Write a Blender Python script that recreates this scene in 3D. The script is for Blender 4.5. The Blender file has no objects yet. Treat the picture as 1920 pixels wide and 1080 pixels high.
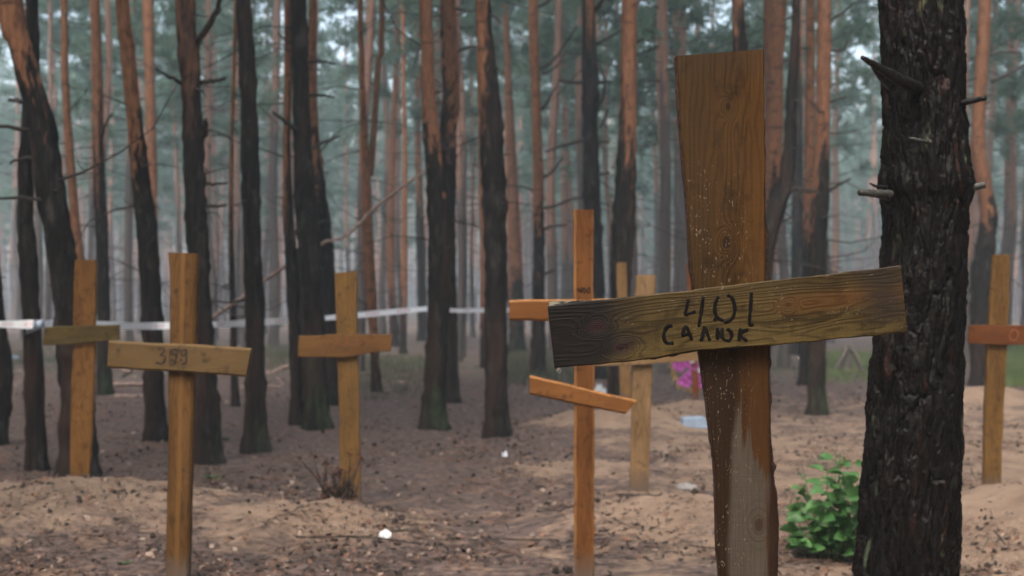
import bpy, bmesh, math, random
import numpy as np
from mathutils import Vector, Matrix

# ------------------------------------------------------------------ camera, sky, sun, exposure
S = bpy.context.scene
CAM_H = 1.15
F = 2400.0            # focal length in pixels of the 1920 wide photograph
HZ = 570.0            # horizon row
cam_d = bpy.data.cameras.new("camera")
cam_d.lens = 45.0
cam_d.sensor_width = 36.0
cam_d.shift_y = (HZ - 540.0) / 1920.0
cam_d.clip_end = 2000.0
cam_d.dof.use_dof = True
cam_d.dof.focus_distance = 2.36
cam_d.dof.aperture_fstop = 5.6
cam = bpy.data.objects.new("camera", cam_d)
S.collection.objects.link(cam)
cam.location = (0, 0, CAM_H)
cam.rotation_euler = (math.radians(90), 0, 0)
S.camera = cam

SUN_EL, SUN_AZ = math.radians(58), math.radians(200)
world = bpy.data.worlds.new("World")
S.world = world
world.use_nodes = True
wn = world.node_tree
wn.nodes.clear()
wo = wn.nodes.new("ShaderNodeOutputWorld")
wb = wn.nodes.new("ShaderNodeBackground")
sky = wn.nodes.new("ShaderNodeTexSky")
sky.sky_type = 'NISHITA'
sky.sun_disc = False
sky.sun_elevation = SUN_EL
sky.sun_rotation = SUN_AZ
sky.dust_density = 6.0
sky.air_density = 1.3
hs = wn.nodes.new("ShaderNodeHueSaturation")
hs.inputs["Saturation"].default_value = 0.86
wn.links.new(sky.outputs[0], hs.inputs["Color"])
wn.links.new(hs.outputs[0], wb.inputs[0])
wb.inputs[1].default_value = 0.15
wn.links.new(wb.outputs[0], wo.inputs[0])

sun_d = bpy.data.lights.new("sun", 'SUN')
sun_d.energy = 0.8
sun_d.angle = math.radians(40)
sun_d.color = (1.0, 0.97, 0.93)
sun = bpy.data.objects.new("sun", sun_d)
S.collection.objects.link(sun)
sd = Vector((math.sin(SUN_AZ) * math.cos(SUN_EL), math.cos(SUN_AZ) * math.cos(SUN_EL), math.sin(SUN_EL)))
sun.rotation_euler = sd.to_track_quat('Z', 'Y').to_euler()

S.view_settings.view_transform = 'Standard'
S.view_settings.look = 'None'
S.view_settings.exposure = 1.68
S.view_settings.gamma = 1.0
S.cycles.max_bounces = 6
S.cycles.diffuse_bounces = 3
S.cycles.glossy_bounces = 2
S.cycles.transmission_bounces = 4
S.cycles.volume_bounces = 2
S.cycles.use_denoising = True

rng = np.random.default_rng(7)
random.seed(7)
COL = S.collection

# ------------------------------------------------------------------ numeric noise
def _hash(ix, iy, iz, s):
    n = (ix.astype(np.int64) * 374761393 + iy.astype(np.int64) * 668265263 + iz.astype(np.int64) * 1442695041 + s * 1013904223) & 0xffffffff
    n = ((n ^ (n >> 13)) * 1274126177) & 0xffffffff
    n = ((n ^ (n >> 15)) * 2246822519) & 0xffffffff
    n = n ^ (n >> 16)
    return n / 4294967296.0

def vnoise(x, y, z=None, s=0):
    x = np.asarray(x, float); y = np.asarray(y, float)
    z = np.zeros_like(x) if z is None else np.asarray(z, float)
    ix, iy, iz = np.floor(x), np.floor(y), np.floor(z)
    fx, fy, fz = x - ix, y - iy, z - iz
    fx = fx * fx * (3 - 2 * fx); fy = fy * fy * (3 - 2 * fy); fz = fz * fz * (3 - 2 * fz)
    r = 0
    for dx in (0, 1):
        for dy in (0, 1):
            for dz in (0, 1):
                w = (fx if dx else 1 - fx) * (fy if dy else 1 - fy) * (fz if dz else 1 - fz)
                r = r + w * _hash(ix + dx, iy + dy, iz + dz, s)
    return r * 2 - 1

def fbm(x, y, z=None, s=0, o=4, gain=0.5):
    r, a, t = 0, 1.0, 0
    z = np.zeros_like(np.asarray(x, float)) if z is None else z
    for k in range(o):
        r = r + a * vnoise(x * 2 ** k, y * 2 ** k, z * 2 ** k, s + k * 17)
        t += a; a *= gain
    return r / t

def sstep(a, b, x):
    t = np.clip((x - a) / (b - a), 0, 1)
    return t * t * (3 - 2 * t)

# ------------------------------------------------------------------ terrain
MOUNDS = [  # x, y, rx, ry, h
    (-2.25, 6.75, 0.80, 0.75, 0.25), (-2.75, 6.1, 0.6, 0.5, 0.14), (-0.95, 6.25, 0.62, 0.62, 0.17),
    (0.80, 6.55, 0.52, 0.80, 0.17), (2.62, 6.45, 0.70, 0.75, 0.27), (1.02, 11.75, 0.8, 0.85, 0.27),
    (2.0, 13.4, 0.7, 0.8, 0.18), (5.2, 14.0, 0.9, 0.8, 0.28), (-1.3, 4.75, 0.5, 0.45, 0.08),
    (0.35, 4.7, 0.5, 0.5, 0.08), (0.5, 8.6, 0.7, 0.6, 0.10), (1.6, 9.2, 0.8, 0.6, 0.10), (3.4, 9.8, 0.8, 0.6, 0.10),
    (0.43, 2.2, 0.5, 0.5, 0.08)]

def sand_amt(x, y):
    m = np.zeros_like(np.asarray(x, float))
    for (mx, my, rx, ry, h) in MOUNDS:
        q = ((x - mx) / rx) ** 2 + ((y - my) / ry) ** 2
        m = np.maximum(m, np.exp(-q * 0.9) * min(1.0, 0.45 + h * 2.6))
    return m

def gh(x, y, fine=True):
    x = np.asarray(x, float); y = np.asarray(y, float)
    z = 0.05 * fbm(x * 0.22, y * 0.22, s=3, o=3) * sstep(1, 12, np.hypot(x, y))
    for (mx, my, rx, ry, h) in MOUNDS:
        wx = x + 0.12 * vnoise(x * 2.3, y * 2.3, s=31); wy = y + 0.12 * vnoise(x * 2.3, y * 2.3, s=32)
        q = ((wx - mx) / rx) ** 2 + ((wy - my) / ry) ** 2
        z = z + h * 0.85 * np.exp(-q * 1.1)
    if fine:
        near = 1 - sstep(12, 40, np.hypot(x, y))
        z = z + near * (0.022 * fbm(x * 1.9, y * 1.9, s=5, o=3) + 0.016 * fbm(x * 7, y * 7, s=9, o=3) + (0.005 + 0.036 * sand_amt(x, y)) * fbm(x * 5.0, y * 6.0, s=71, o=4, gain=0.62) - 0.012 * sand_amt(x, y) * np.maximum(0, vnoise(x * 9, y * 9, s=72)))
    return z

def gz(x, y):
    return float(gh(np.array([x]), np.array([y]))[0])

def P(px, py, d):
    return Vector(((px - 960.0) * d / F, d, CAM_H - (py - HZ) * d / F))

def dist_of(py, h=0.0):
    return F * (CAM_H - h) / (py - HZ)

# ------------------------------------------------------------------ mesh builder, tagging
class MB:
    def __init__(self):
        self.v, self.f, self.m, self.a, self.n = [], [], [], [], 0
    def add(self, verts, faces, mat=0, attr=None):
        verts = np.asarray(verts, float)
        self.v.append(verts)
        n = self.n
        if isinstance(faces, np.ndarray):
            self.f.extend((faces + n).tolist()); k = len(faces)
        else:
            self.f.extend([[i + n for i in f] for f in faces]); k = len(faces)
        self.m.extend([mat] * k)
        self.a.append(np.zeros(len(verts)) if attr is None else np.broadcast_to(np.asarray(attr, float), (len(verts),)))
        self.n += len(verts)
    def build(self, name, mats, parent=None, smooth=True, attr_name=None, recalc=False):
        me = bpy.data.meshes.new(name)
        me.from_pydata(np.concatenate(self.v).tolist() if self.v else [], [], self.f)
        for mt in (mats if isinstance(mats, (list, tuple)) else [mats]):
            me.materials.append(mt)
        me.polygons.foreach_set("material_index", self.m)
        me.polygons.foreach_set("use_smooth", [smooth] * len(self.f))
        if attr_name:
            at = me.attributes.new(attr_name, 'FLOAT', 'POINT')
            at.data.foreach_set("value", np.concatenate(self.a))
        if recalc:
            bm = bmesh.new(); bm.from_mesh(me)
            bmesh.ops.recalc_face_normals(bm, faces=bm.faces)
            bm.to_mesh(me); bm.free()
        me.update()
        return link(name, me, parent)

def link(name, data, parent=None):
    o = bpy.data.objects.new(name, data)
    COL.objects.link(o)
    if parent is not None:
        o.parent = parent
    return o

def tag(o, label=None, cat=None, group=None, kind=None):
    if label: o["label"] = label
    if cat: o["category"] = cat
    if group: o["group"] = group
    if kind: o["kind"] = kind
    return o

def thing(name, loc, label, cat, group=None):
    o = link(name, None)
    o.location = loc
    return tag(o, label, cat, group)

def frames(pts):
    pts = np.asarray(pts, float)
    t = np.gradient(pts, axis=0)
    t /= np.linalg.norm(t, axis=1)[:, None] + 1e-12
    up = np.array([0.0, 1.0, 0.0]) if abs(t[0][1]) < 0.8 else np.array([1.0, 0, 0])
    u = np.cross(up[None, :], t); u /= np.linalg.norm(u, axis=1)[:, None] + 1e-12
    w = np.cross(t, u)
    return t, u, w

def tube(mb, pts, rad, segs=5, mat=0, attr=None, cap=True):
    pts = np.asarray(pts, float); n = len(pts)
    rad = np.broadcast_to(np.asarray(rad, float), (n,))
    t, u, w = frames(pts)
    a = np.linspace(0, 2 * np.pi, segs, endpoint=False)
    ring = u[:, None, :] * np.cos(a)[None, :, None] + w[:, None, :] * np.sin(a)[None, :, None]
    v = (pts[:, None, :] + ring * rad[:, None, None]).reshape(-1, 3)
    f = []
    for i in range(n - 1):
        for j in range(segs):
            k = (j + 1) % segs
            f.append([i * segs + j, i * segs + k, (i + 1) * segs + k, (i + 1) * segs + j])
    if cap:
        f.append(list(range(segs))[::-1]); f.append([(n - 1) * segs + j for j in range(segs)])
    at = None if attr is None else (attr if np.isscalar(attr) else np.repeat(attr, segs))
    mb.add(v, f, mat, at)

def smooth_path(p, n):
    """Catmull-Rom through rows of p (any columns), n samples."""
    p = np.asarray(p, float)
    if len(p) == 2:
        s = np.linspace(0, 1, n)[:, None]
        return p[0] * (1 - s) + p[1] * s
    q = np.vstack([2 * p[0] - p[1], p, 2 * p[-1] - p[-2]])
    d = np.r_[0, np.cumsum(np.linalg.norm(np.diff(p, axis=0), axis=1))]
    s = np.linspace(0, d[-1], n)
    i = np.clip(np.searchsorted(d, s, side='right') - 1, 0, len(p) - 2)
    u = ((s - d[i]) / (d[i + 1] - d[i] + 1e-12))[:, None]
    p0, p1, p2, p3 = q[i], q[i + 1], q[i + 2], q[i + 3]
    return 0.5 * ((2 * p1) + (-p0 + p2) * u + (2 * p0 - 5 * p1 + 4 * p2 - p3) * u ** 2 + (-p0 + 3 * p1 - 3 * p2 + p3) * u ** 3)

# ------------------------------------------------------------------ materials
class NT:
    def __init__(self, name):
        self.mat = bpy.data.materials.new(name)
        self.mat.use_nodes = True
        self.t = self.mat.node_tree
        self.t.nodes.clear()
        self.out = self.t.nodes.new("ShaderNodeOutputMaterial")
    def n(self, typ, _ins=None, **props):
        nd = self.t.nodes.new("ShaderNode" + typ)
        for k, v in props.items():
            setattr(nd, k, v)
        for k, v in (_ins or {}).items():
            self.set(nd.inputs[k], v)
        return nd
    def set(self, sock, v):
        if isinstance(v, bpy.types.NodeSocket):
            self.t.links.new(v, sock)
        else:
            if isinstance(v, (tuple, list)) and len(v) == 3 and sock.type == 'RGBA':
                v = (*v, 1.0)
            sock.default_value = v
    def math(self, op, a, b=0.0, c=None, clamp=False):
        ins = {0: a, 1: b}
        if c is not None: ins[2] = c
        return self.n("Math", ins, operation=op, use_clamp=clamp).outputs[0]
    def mix(self, fac, a, b, mode='MIX'):
        nd = self.n("Mix", None, data_type='RGBA', blend_type=mode)
        self.set(nd.inputs[0], fac); self.set(nd.inputs[6], a); self.set(nd.inputs[7], b)
        return nd.outputs[2]
    def ramp(self, fac, stops, interp='LINEAR'):
        nd = self.n("ValToRGB", {0: fac})
        cr = nd.color_ramp; cr.interpolation = interp
        while len(cr.elements) < len(stops): cr.elements.new(0.5)
        for e, (p, c) in zip(cr.elements, stops):
            e.position = p
            e.color = (c, c, c, 1) if not isinstance(c, (tuple, list)) else (*c, 1)
        return nd.outputs[0]
    def mapr(self, x, a, b, c=0.0, d=1.0, smooth=False):
        nd = self.n("MapRange", {0: x, 1: a, 2: b, 3: c, 4: d})
        nd.interpolation_type = 'SMOOTHSTEP' if smooth else 'LINEAR'
        return nd.outputs[0]
    def coord(self, out="Object"):
        return self.n("TexCoord").outputs[out]
    def mapping(self, vec, scale=(1, 1, 1), loc=(0, 0, 0), rot=(0, 0, 0)):
        return self.n("Mapping", {"Vector": vec, "Scale": scale, "Location": loc, "Rotation": rot}).outputs[0]
    def noise(self, vec, scale=1.0, detail=4.0, rough=0.55, dist=0.0):
        return self.n("TexNoise", {"Vector": vec, "Scale": scale, "Detail": detail, "Roughness": rough, "Distortion": dist}).outputs[0]
    def attr(self, name):
        return self.n("Attribute", None, attribute_name=name).outputs["Fac"]
    def bump(self, h, strength=0.5, dist=0.01):
        return self.n("Bump", {"Height": h, "Strength": strength, "Distance": dist}).outputs[0]
    def pbr(self, color, rough=0.7, normal=None, **extra):
        b = self.n("BsdfPrincipled", {"Base Color": color, "Roughness": rough})
        if normal is not None: self.set(b.inputs["Normal"], normal)
        b.inputs["Specular IOR Level"].default_value = 0.28
        for q, v in extra.items(): self.set(b.inputs[q.replace("_", " ")], v)
        self.t.links.new(b.outputs[0], self.out.inputs["Surface"])
        return self.mat

def dirt0(k, oc, seed):
    return k.noise(k.mapping(oc, (26, 26, 13), (seed, 5, 3)), 1.0, 4.0, 0.6)

def wood(name, dark, light, axis='Z', seed=0, ring=0.010, rough=0.6, stain=None, knots=(), specks=0.0, extra=None, wet=0.35, grain=1.0):
    """Flat sawn board. axis is the grain direction in the object's own space; the broad face looks along Y."""
    k = NT(name)
    oc = k.coord()
    sep = k.n("SeparateXYZ", {0: oc})
    X, Y, Z = sep.outputs
    L, A = (Z, X) if axis == 'Z' else (X, Z)
    warpv = k.n("CombineXYZ", {0: k.math('MULTIPLY', A, 9.0), 1: seed * 3.7, 2: k.math('MULTIPLY', L, 1.6)}).outputs[0]
    w1 = k.noise(warpv, 1.0, 3.0)
    w2 = k.noise(k.n("CombineXYZ", {0: k.math('MULTIPLY', A, 30.0), 1: seed * 1.3 + 5, 2: k.math('MULTIPLY', L, 7.0)}).outputs[0], 1.0, 2.0)
    depth = k.math('ADD', k.math('MULTIPLY', k.math('SUBTRACT', w1, 0.5), 0.16), k.math('MULTIPLY', k.math('SUBTRACT', w2, 0.5), 0.022))
    depth = k.math('ADD', depth, 0.035 + 0.01 * (seed % 3))
    knotm = None
    for (ka, kl, s) in knots:
        da = k.math('SUBTRACT', A, ka); dl = k.math('SUBTRACT', L, kl)
        q = k.math('ADD', k.math('POWER', k.math('DIVIDE', da, s), 2.0), k.math('POWER', k.math('DIVIDE', dl, s * 1.6), 2.0))
        g = k.math('POWER', 2.718, k.math('MULTIPLY', q, -1.0))
        depth = k.math('ADD', depth, k.math('MULTIPLY', g, 0.055))
        g2 = k.mapr(q, 0.22, 0.06, 0, 1, True)
        knotm = g2 if knotm is None else k.math('MAXIMUM', knotm, g2)
    cx = (seed * 0.37) % 1.0 * 0.04 - 0.02
    da = k.math('SUBTRACT', A, cx)
    r = k.math('SQRT', k.math('ADD', k.math('POWER', da, 2.0), k.math('POWER', depth, 2.0)))
    v = k.math('SINE', k.math('MULTIPLY', r, 6.2832 / ring))
    v = k.mapr(v, -1, 1, 0, 1)
    v = k.math('POWER', v, 2.2)
    fib = k.noise(k.n("CombineXYZ", {0: k.math('MULTIPLY', A, 420.0), 1: k.math('MULTIPLY', Y, 420.0), 2: k.math('MULTIPLY', L, 9.0)}).outputs[0], 1.0, 3.0, 0.6)
    blot = k.noise(k.n("CombineXYZ", {0: k.math('MULTIPLY', A, 14.0), 1: seed * 2.1, 2: k.math('MULTIPLY', L, 3.5)}).outputs[0], 1.0, 4.0)
    saw = k.noise(k.n("CombineXYZ", {0: k.math('MULTIPLY', A, 12.0), 1: seed * 1.0, 2: k.math('MULTIPLY', L, 330.0)}).outputs[0], 1.0, 2.0, 0.5)
    fib = k.math('ADD', k.math('MULTIPLY', fib, 0.74), k.math('MULTIPLY', saw, 0.26))
    fac = k.math('ADD', k.math('MULTIPLY', v, -0.19 * grain), k.math('ADD', k.math('MULTIPLY', fib, 0.72), k.math('MULTIPLY', blot, 0.80)))
    fac = k.mapr(fac, 0.44, 0.92, 0, 1)
    col = k.mix(fac, dark, light)
    if knotm is not None:
        col = k.mix(k.math('MULTIPLY', knotm, 0.85), col, (dark[0] * 0.42, dark[1] * 0.25, dark[2] * 0.24))
    dirt = k.noise(k.mapping(oc, (21, 21, 21), (seed, 2, 1)), 1.0, 5.0, 0.65)
    col = k.mix(k.mapr(dirt, 0.55, 0.68, 0, 0.72), col, (dark[0] * 0.55, dark[1] * 0.6, dark[2] * 0.8))
    hgt = k.math('ADD', k.math('MULTIPLY', v, 0.5), k.math('MULTIPLY', fib, 0.9))
    ctx = dict(k=k, X=X, Y=Y, Z=Z, L=L, A=A, fib=fib, blot=blot, v=v)
    if extra: col = extra(ctx, col)
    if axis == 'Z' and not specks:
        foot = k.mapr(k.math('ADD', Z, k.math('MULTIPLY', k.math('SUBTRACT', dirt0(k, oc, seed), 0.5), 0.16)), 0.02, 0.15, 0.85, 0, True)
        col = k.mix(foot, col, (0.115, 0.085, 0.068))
    if specks:
        sv_ = k.n("CombineXYZ", {0: k.math('MULTIPLY', A, 300.0), 1: k.math('MULTIPLY', Y, 200.0), 2: k.math('MULTIPLY', L, 120.0)}).outputs[0]
        wob = k.n("TexNoise", {"Vector": sv_, "Scale": 0.35, "Detail": 3.0})
        sv_ = k.n("VectorMath", {0: sv_, 1: k.n("VectorMath", {0: wob.outputs[1], 3: 5.0}, operation='SCALE').outputs[0]}, operation='ADD').outputs[0]
        vv = k.n("TexVoronoi", {"Vector": sv_, "Scale": 1.0, "Randomness": 1.0})
        cs = k.n("SeparateColor", {0: vv.outputs["Color"]})
        sp = k.mapr(k.math('SUBTRACT', vv.outputs["Distance"], k.math('MULTIPLY', cs.outputs[1], 0.30)), 0.12, 0.0, 0, 1)
        on = k.math('GREATER_THAN', cs.outputs[0], 0.58)
        msk = ctx.get('speckmask') or k.mapr(k.noise(k.n("CombineXYZ", {0: k.math('MULTIPLY', A, 22.0), 1: 7.0, 2: k.math('MULTIPLY', L, 9.0)}).outputs[0], 1.0, 3.0), 0.48, 0.66, 0, 1)
        sp = k.math('MULTIPLY', k.math('MULTIPLY', sp, on), k.math('MULTIPLY', msk, specks))
        col = k.mix(sp, col, (0.2592, 0.216, 0.1584))
    if stain: col = stain(ctx, col)
    rgh = k.mapr(blot, 0.3, 0.7, rough - 0.12, rough + 0.12)
    nrm = k.bump(hgt, wet, 0.0015)
    return k.pbr(col, rgh, nrm, Specular_IOR_Level=0.13)

def mat_bark(name, pale=0.0):
    k = NT(name)
    oc = k.coord()
    b = k.attr("bark")                       # 0 dark furrowed foot, 1 thin orange upper bark
    n1 = k.noise(k.mapping(oc, (11, 11, 3.2)), 1.0, 6.0, 0.68)
    n2 = k.noise(k.mapping(oc, (38, 38, 8)), 1.0, 4.0, 0.68)
    n3 = k.noise(k.mapping(oc, (5, 5, 1.1), (3, 1, 8)), 1.0, 3.0)
    edge = k.mapr(k.math('ADD', b, k.math('MULTIPLY', k.math('SUBTRACT', n1, 0.5), 1.0)), 0.25, 0.80, 0, 1)
    info = k.n("ObjectInfo").outputs["Random"]
    darkc = k.mix(k.mapr(n2, 0.40, 0.72), (0.0028, 0.0027, 0.0027), (0.025, 0.020, 0.0175))
    darkc = k.mix(k.mapr(n1, 0.54, 0.66, 0, 0.75), darkc, (0.062, 0.054, 0.050))
    darkc = k.mix(k.mapr(n3, 0.52, 0.68, 0, 0.5), darkc, (0.060, 0.030, 0.021))
    orange = k.mix(k.mapr(n2, 0.32, 0.7), (0.12, 0.052, 0.027), (0.39, 0.175, 0.086))
    orange = k.mix(k.mapr(n1, 0.55, 0.67, 0, 0.7), orange, (0.045, 0.024, 0.018))
    ring = k.noise(k.mapping(oc, (3, 3, 14), (7, 2, 5)), 1.0, 3.0)
    orange = k.mix(k.mapr(ring, 0.60, 0.70, 0, 0.8), orange, (0.030, 0.018, 0.014))
    orange = k.mix(k.math('MULTIPLY', info, 0.45), orange, (0.17, 0.085, 0.060))
    if pale:  # brightness of distant mist mixed into the bark colours
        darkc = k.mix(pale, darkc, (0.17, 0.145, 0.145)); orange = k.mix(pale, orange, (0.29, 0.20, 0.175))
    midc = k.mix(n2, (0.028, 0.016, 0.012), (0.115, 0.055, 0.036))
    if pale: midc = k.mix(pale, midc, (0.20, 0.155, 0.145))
    col = k.mix(k.mapr(edge, 0.0, 0.5), darkc, midc)
    col = k.mix(k.mapr(edge, 0.45, 1.0), col, orange)
    mos = k.attr("moss")
    mm = k.math('MULTIPLY', mos, k.mapr(n1, 0.45, 0.62))
    col = k.mix(mm, col, (0.040, 0.062, 0.026))
    nrm = k.bump(k.math('ADD', k.math('MULTIPLY', n2, 0.6), n1), 0.75, 0.02)
    return k.pbr(col, k.mapr(n2, 0.3, 0.7, 0.5, 0.85), nrm, Specular_IOR_Level=0.14)

def mat_simple(name, c1, c2, scale=20.0, rough=0.8, bump=0.3, dist=0.01, **extra):
    k = NT(name)
    n = k.noise(k.coord(), scale, 4.0, 0.6)
    return k.pbr(k.mix(k.mapr(n, 0.32, 0.68), c1, c2), rough, k.bump(n, bump, dist), **extra)

def mat_leaf(name, c1, c2, scale=3.0, trans=0.35, rough=0.55):
    k = NT(name)
    n = k.noise(k.coord(), scale, 3.0)
    info = k.n("ObjectInfo").outputs["Random"]
    t = k.math('ADD', k.mapr(n, 0.3, 0.7, 0, 0.7), k.math('MULTIPLY', info, 0.3))
    c = k.mix(t, c1, c2)
    b = k.n("BsdfPrincipled", {"Base Color": c, "Roughness": rough})
    tr = k.n("BsdfTranslucent", {"Color": c})
    m = k.n("MixShader", {0: trans, 1: b.outputs[0], 2: tr.outputs[0]})
    k.t.links.new(m.outputs[0], k.out.inputs["Surface"])
    return k.mat

M_BARK = mat_bark("pine_bark")
M_BARK_HAZED = mat_bark("hazed_pine_bark", 0.6)  # this bark and the next carry the mist's brightness in their colour
M_BARK_HAZED_FAR = mat_bark("far_hazed_pine_bark", 0.95)
M_TWIG = mat_simple("dead_twig", (0.018, 0.015, 0.014), (0.060, 0.048, 0.040), 30, 0.7)
M_PALEWOOD = mat_simple("fallen_wood", (0.22, 0.150, 0.125), (0.46, 0.34, 0.29), 25, 0.8)
M_NEEDLE = mat_leaf("pine_needles", (0.080, 0.160, 0.128), (0.165, 0.262, 0.195), 1.2, 0.55)
M_INK = mat_simple("marker_ink", (0.003, 0.003, 0.003), (0.010, 0.008, 0.007), 60, 0.7, 0.1, Specular_IOR_Level=0.08)

def mat_ground():
    k = NT("forest_floor")
    oc = k.coord()
    sand = k.attr("sand")
    n0 = k.noise(k.mapping(oc, (0.55, 0.55, 0.55)), 1.0, 5.0, 0.6)
    n1 = k.noise(k.mapping(oc, (3.2, 4.2, 3.2), (4, 2, 0)), 1.0, 6.0, 0.65)
    n2 = k.noise(k.mapping(oc, (17, 24, 17)), 1.0, 5.0, 0.65)
    n3 = k.noise(k.mapping(oc, (70, 90, 70)), 1.0, 4.0, 0.7)
    litter = k.mix(k.mapr(n2, 0.34, 0.66), (0.050, 0.035, 0.031), (0.250, 0.176, 0.152))
    litter = k.mix(k.mapr(n1, 0.52, 0.70, 0, 0.7), litter, (0.23, 0.118, 0.080))
    litter = k.mix(k.mapr(n3, 0.58, 0.72, 0, 0.6), litter, (0.26, 0.20, 0.175))
    sandc = k.mix(k.mapr(n1, 0.3, 0.7), (0.2628, 0.1767, 0.1256), (0.4304, 0.3029, 0.2183))
    sandc = k.mix(k.mapr(n3, 0.62, 0.75, 0, 0.5), sandc, (0.10, 0.07, 0.06))
    t = k.math('ADD', k.math('MULTIPLY', sand, 1.15), k.math('MULTIPLY', k.math('SUBTRACT', n0, 0.5), 0.9))
    t = k.math('ADD', t, k.math('MULTIPLY', k.math('SUBTRACT', n1, 0.5), 1.5))
    t = k.math('ADD', t, k.math('MULTIPLY', k.math('SUBTRACT', n2, 0.5), 0.7))
    t = k.mapr(t, 0.30, 0.75, 0, 1, True)
    col = k.mix(t, litter, sandc)
    far = k.attr("moss")
    gm = k.math('MULTIPLY', far, k.mapr(n0, 0.42, 0.6))
    col = k.mix(gm, col, k.mix(n2, (0.045, 0.055, 0.030), (0.11, 0.125, 0.065)))
    h = k.math('ADD', k.math('MULTIPLY', n2, 1.0), k.math('MULTIPLY', n3, 0.5))
    return k.pbr(col, 0.85, k.bump(h, 1.0, 0.045))
M_GROUND = mat_ground()

# ------------------------------------------------------------------ ground
def axis_pts(lo, hi, dlo, dhi, step, grow=1.09):
    a = list(np.arange(dlo, dhi, step))
    s = step; x = a[-1]
    while x < hi:
        s *= grow; x += s; a.append(min(x, hi))
    s = step; x = a[0]; b = []
    while x > lo:
        s *= grow; x -= s; b.append(max(x, lo))
    return np.array(b[::-1] + a)

gx = axis_pts(-190, 190, -3.6, 4.2, 0.035, 1.045)
gy = axis_pts(-120, 210, 3.0, 13.0, 0.035, 1.045)
GX, GY = np.meshgrid(gx, gy)
GZ = gh(GX, GY)
nx_, ny_ = len(gx), len(gy)
gv = np.stack([GX.ravel(), GY.ravel(), GZ.ravel()], 1)
ii = (np.arange(ny_ - 1)[:, None] * nx_ + np.arange(nx_ - 1)[None, :]).ravel()
gf = np.stack([ii, ii + 1, ii + nx_ + 1, ii + nx_], 1)
mb = MB()
base_sand = 0.24 * (1 - sstep(8.5, 15, GY + 0.25 * np.abs(GX - 2.5))) + 0.40 * sstep(-0.6, 2.2, GX) * (1 - sstep(13, 20, GY))
sv = np.clip(np.maximum(sand_amt(GX, GY), base_sand), 0, 1).ravel()
mb.add(gv, gf, 0, sv)
ground = mb.build("ground", M_GROUND, attr_name="sand")
mo = ground.data.attributes.new("moss", 'FLOAT', 'POINT')
mo.data.foreach_set("value", (sstep(17, 26, GY) * (0.35 + 0.65 * sstep(-0.1, 0.3, vnoise(GX * 0.09, GY * 0.09, s=77)))).ravel())
tag(ground, "sandy forest floor strewn with pine litter", "ground", kind="structure")

# ------------------------------------------------------------------ trees
def crown_mesh(seed, z0, z1, rad, dens=1.0):
    r = np.random.default_rng(seed)
    mb = MB()
    nb = int(26 * dens)
    C, D1, D2 = [], [], []
    for i in range(nb):
        u = (i + r.random()) / nb
        z = z0 + (z1 - z0) * u ** 0.9
        L = rad * (0.35 + 0.75 * math.sin(math.pi * min(1, 0.18 + 0.80 * u)) ** 0.8) * r.uniform(0.55, 1.2)
        if u > 0.9: L *= 0.6
        az = i * 2.399 + r.normal(0, 0.4)
        el = r.uniform(-0.15, 0.35) + 0.4 * u
        d = np.array([math.cos(az) * math.cos(el), math.sin(az) * math.cos(el), math.sin(el)])
        p0 = np.array([0, 0, z])
        tip = p0 + d * L + np.array([0, 0, 0.12 * L * r.normal()])
        mid = p0 + d * L * 0.5 + r.normal(0, 0.05 * L, 3)
        path = smooth_path([p0, mid, tip], 5)
        tube(mb, path, np.linspace(0.022, 0.006, 5), 3, 1, cap=False)
        nt = int(10 * L / rad * dens) + 4
        for j in range(nt):
            s = 0.35 + 0.65 * r.random() ** 0.7
            c = path[min(4, int(s * 4))] * (1 - (s * 4 % 1)) + path[min(4, int(s * 4) + 1)] * (s * 4 % 1)
            c = c + r.normal(0, 0.16 * (0.5 + L / 3), 3) * np.array([1, 1, 0.6])
            m = 13
            dirs = r.normal(0, 1, (m, 3)); dirs[:, 2] += 0.5
            dirs += d * 0.8
            dirs /= np.linalg.norm(dirs, axis=1)[:, None]
            C.append(c + dirs * 0.04); D1.append(dirs * r.uniform(0.13, 0.24, (m, 1)))
            sd_ = np.cross(dirs, r.normal(0, 1, (m, 3))); sd_ /= np.linalg.norm(sd_, axis=1)[:, None]
            D2.append(sd_ * r.uniform(0.012, 0.026, (m, 1)))
    C, D1, D2 = map(np.concatenate, (C, D1, D2))
    n = len(C)
    v = np.stack([C - D2, C + D2, C + D1 + D2 * 0.4, C + D1 - D2 * 0.4], 1).reshape(-1, 3)
    f = np.arange(n * 4).reshape(-1, 4)
    mb.add(v, f, 0)
    me_o = mb.build("crown", [M_NEEDLE, M_TWIG], smooth=False)
    me = me_o.data
    bpy.data.objects.remove(me_o)
    return me

CROWN_HIGH = [crown_mesh(100 + i, 8.2 + 0.5 * i, 14.0 + 0.4 * i, 1.6 + 0.12 * (i % 3), 1.15) for i in range(5)]
CROWN_LOW = [crown_mesh(200 + i, 4.0 + 0.5 * i, 13.5 + 0.4 * i, 1.8 + 0.15 * (i % 3), 1.4) for i in range(5)]

CROWN_NEAR = [crown_mesh(300 + i, 7.2 + 0.4 * i, 15.0, 2.3, 1.7) for i in range(3)]  # crowns above the view, thickened to shade the near ground

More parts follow.
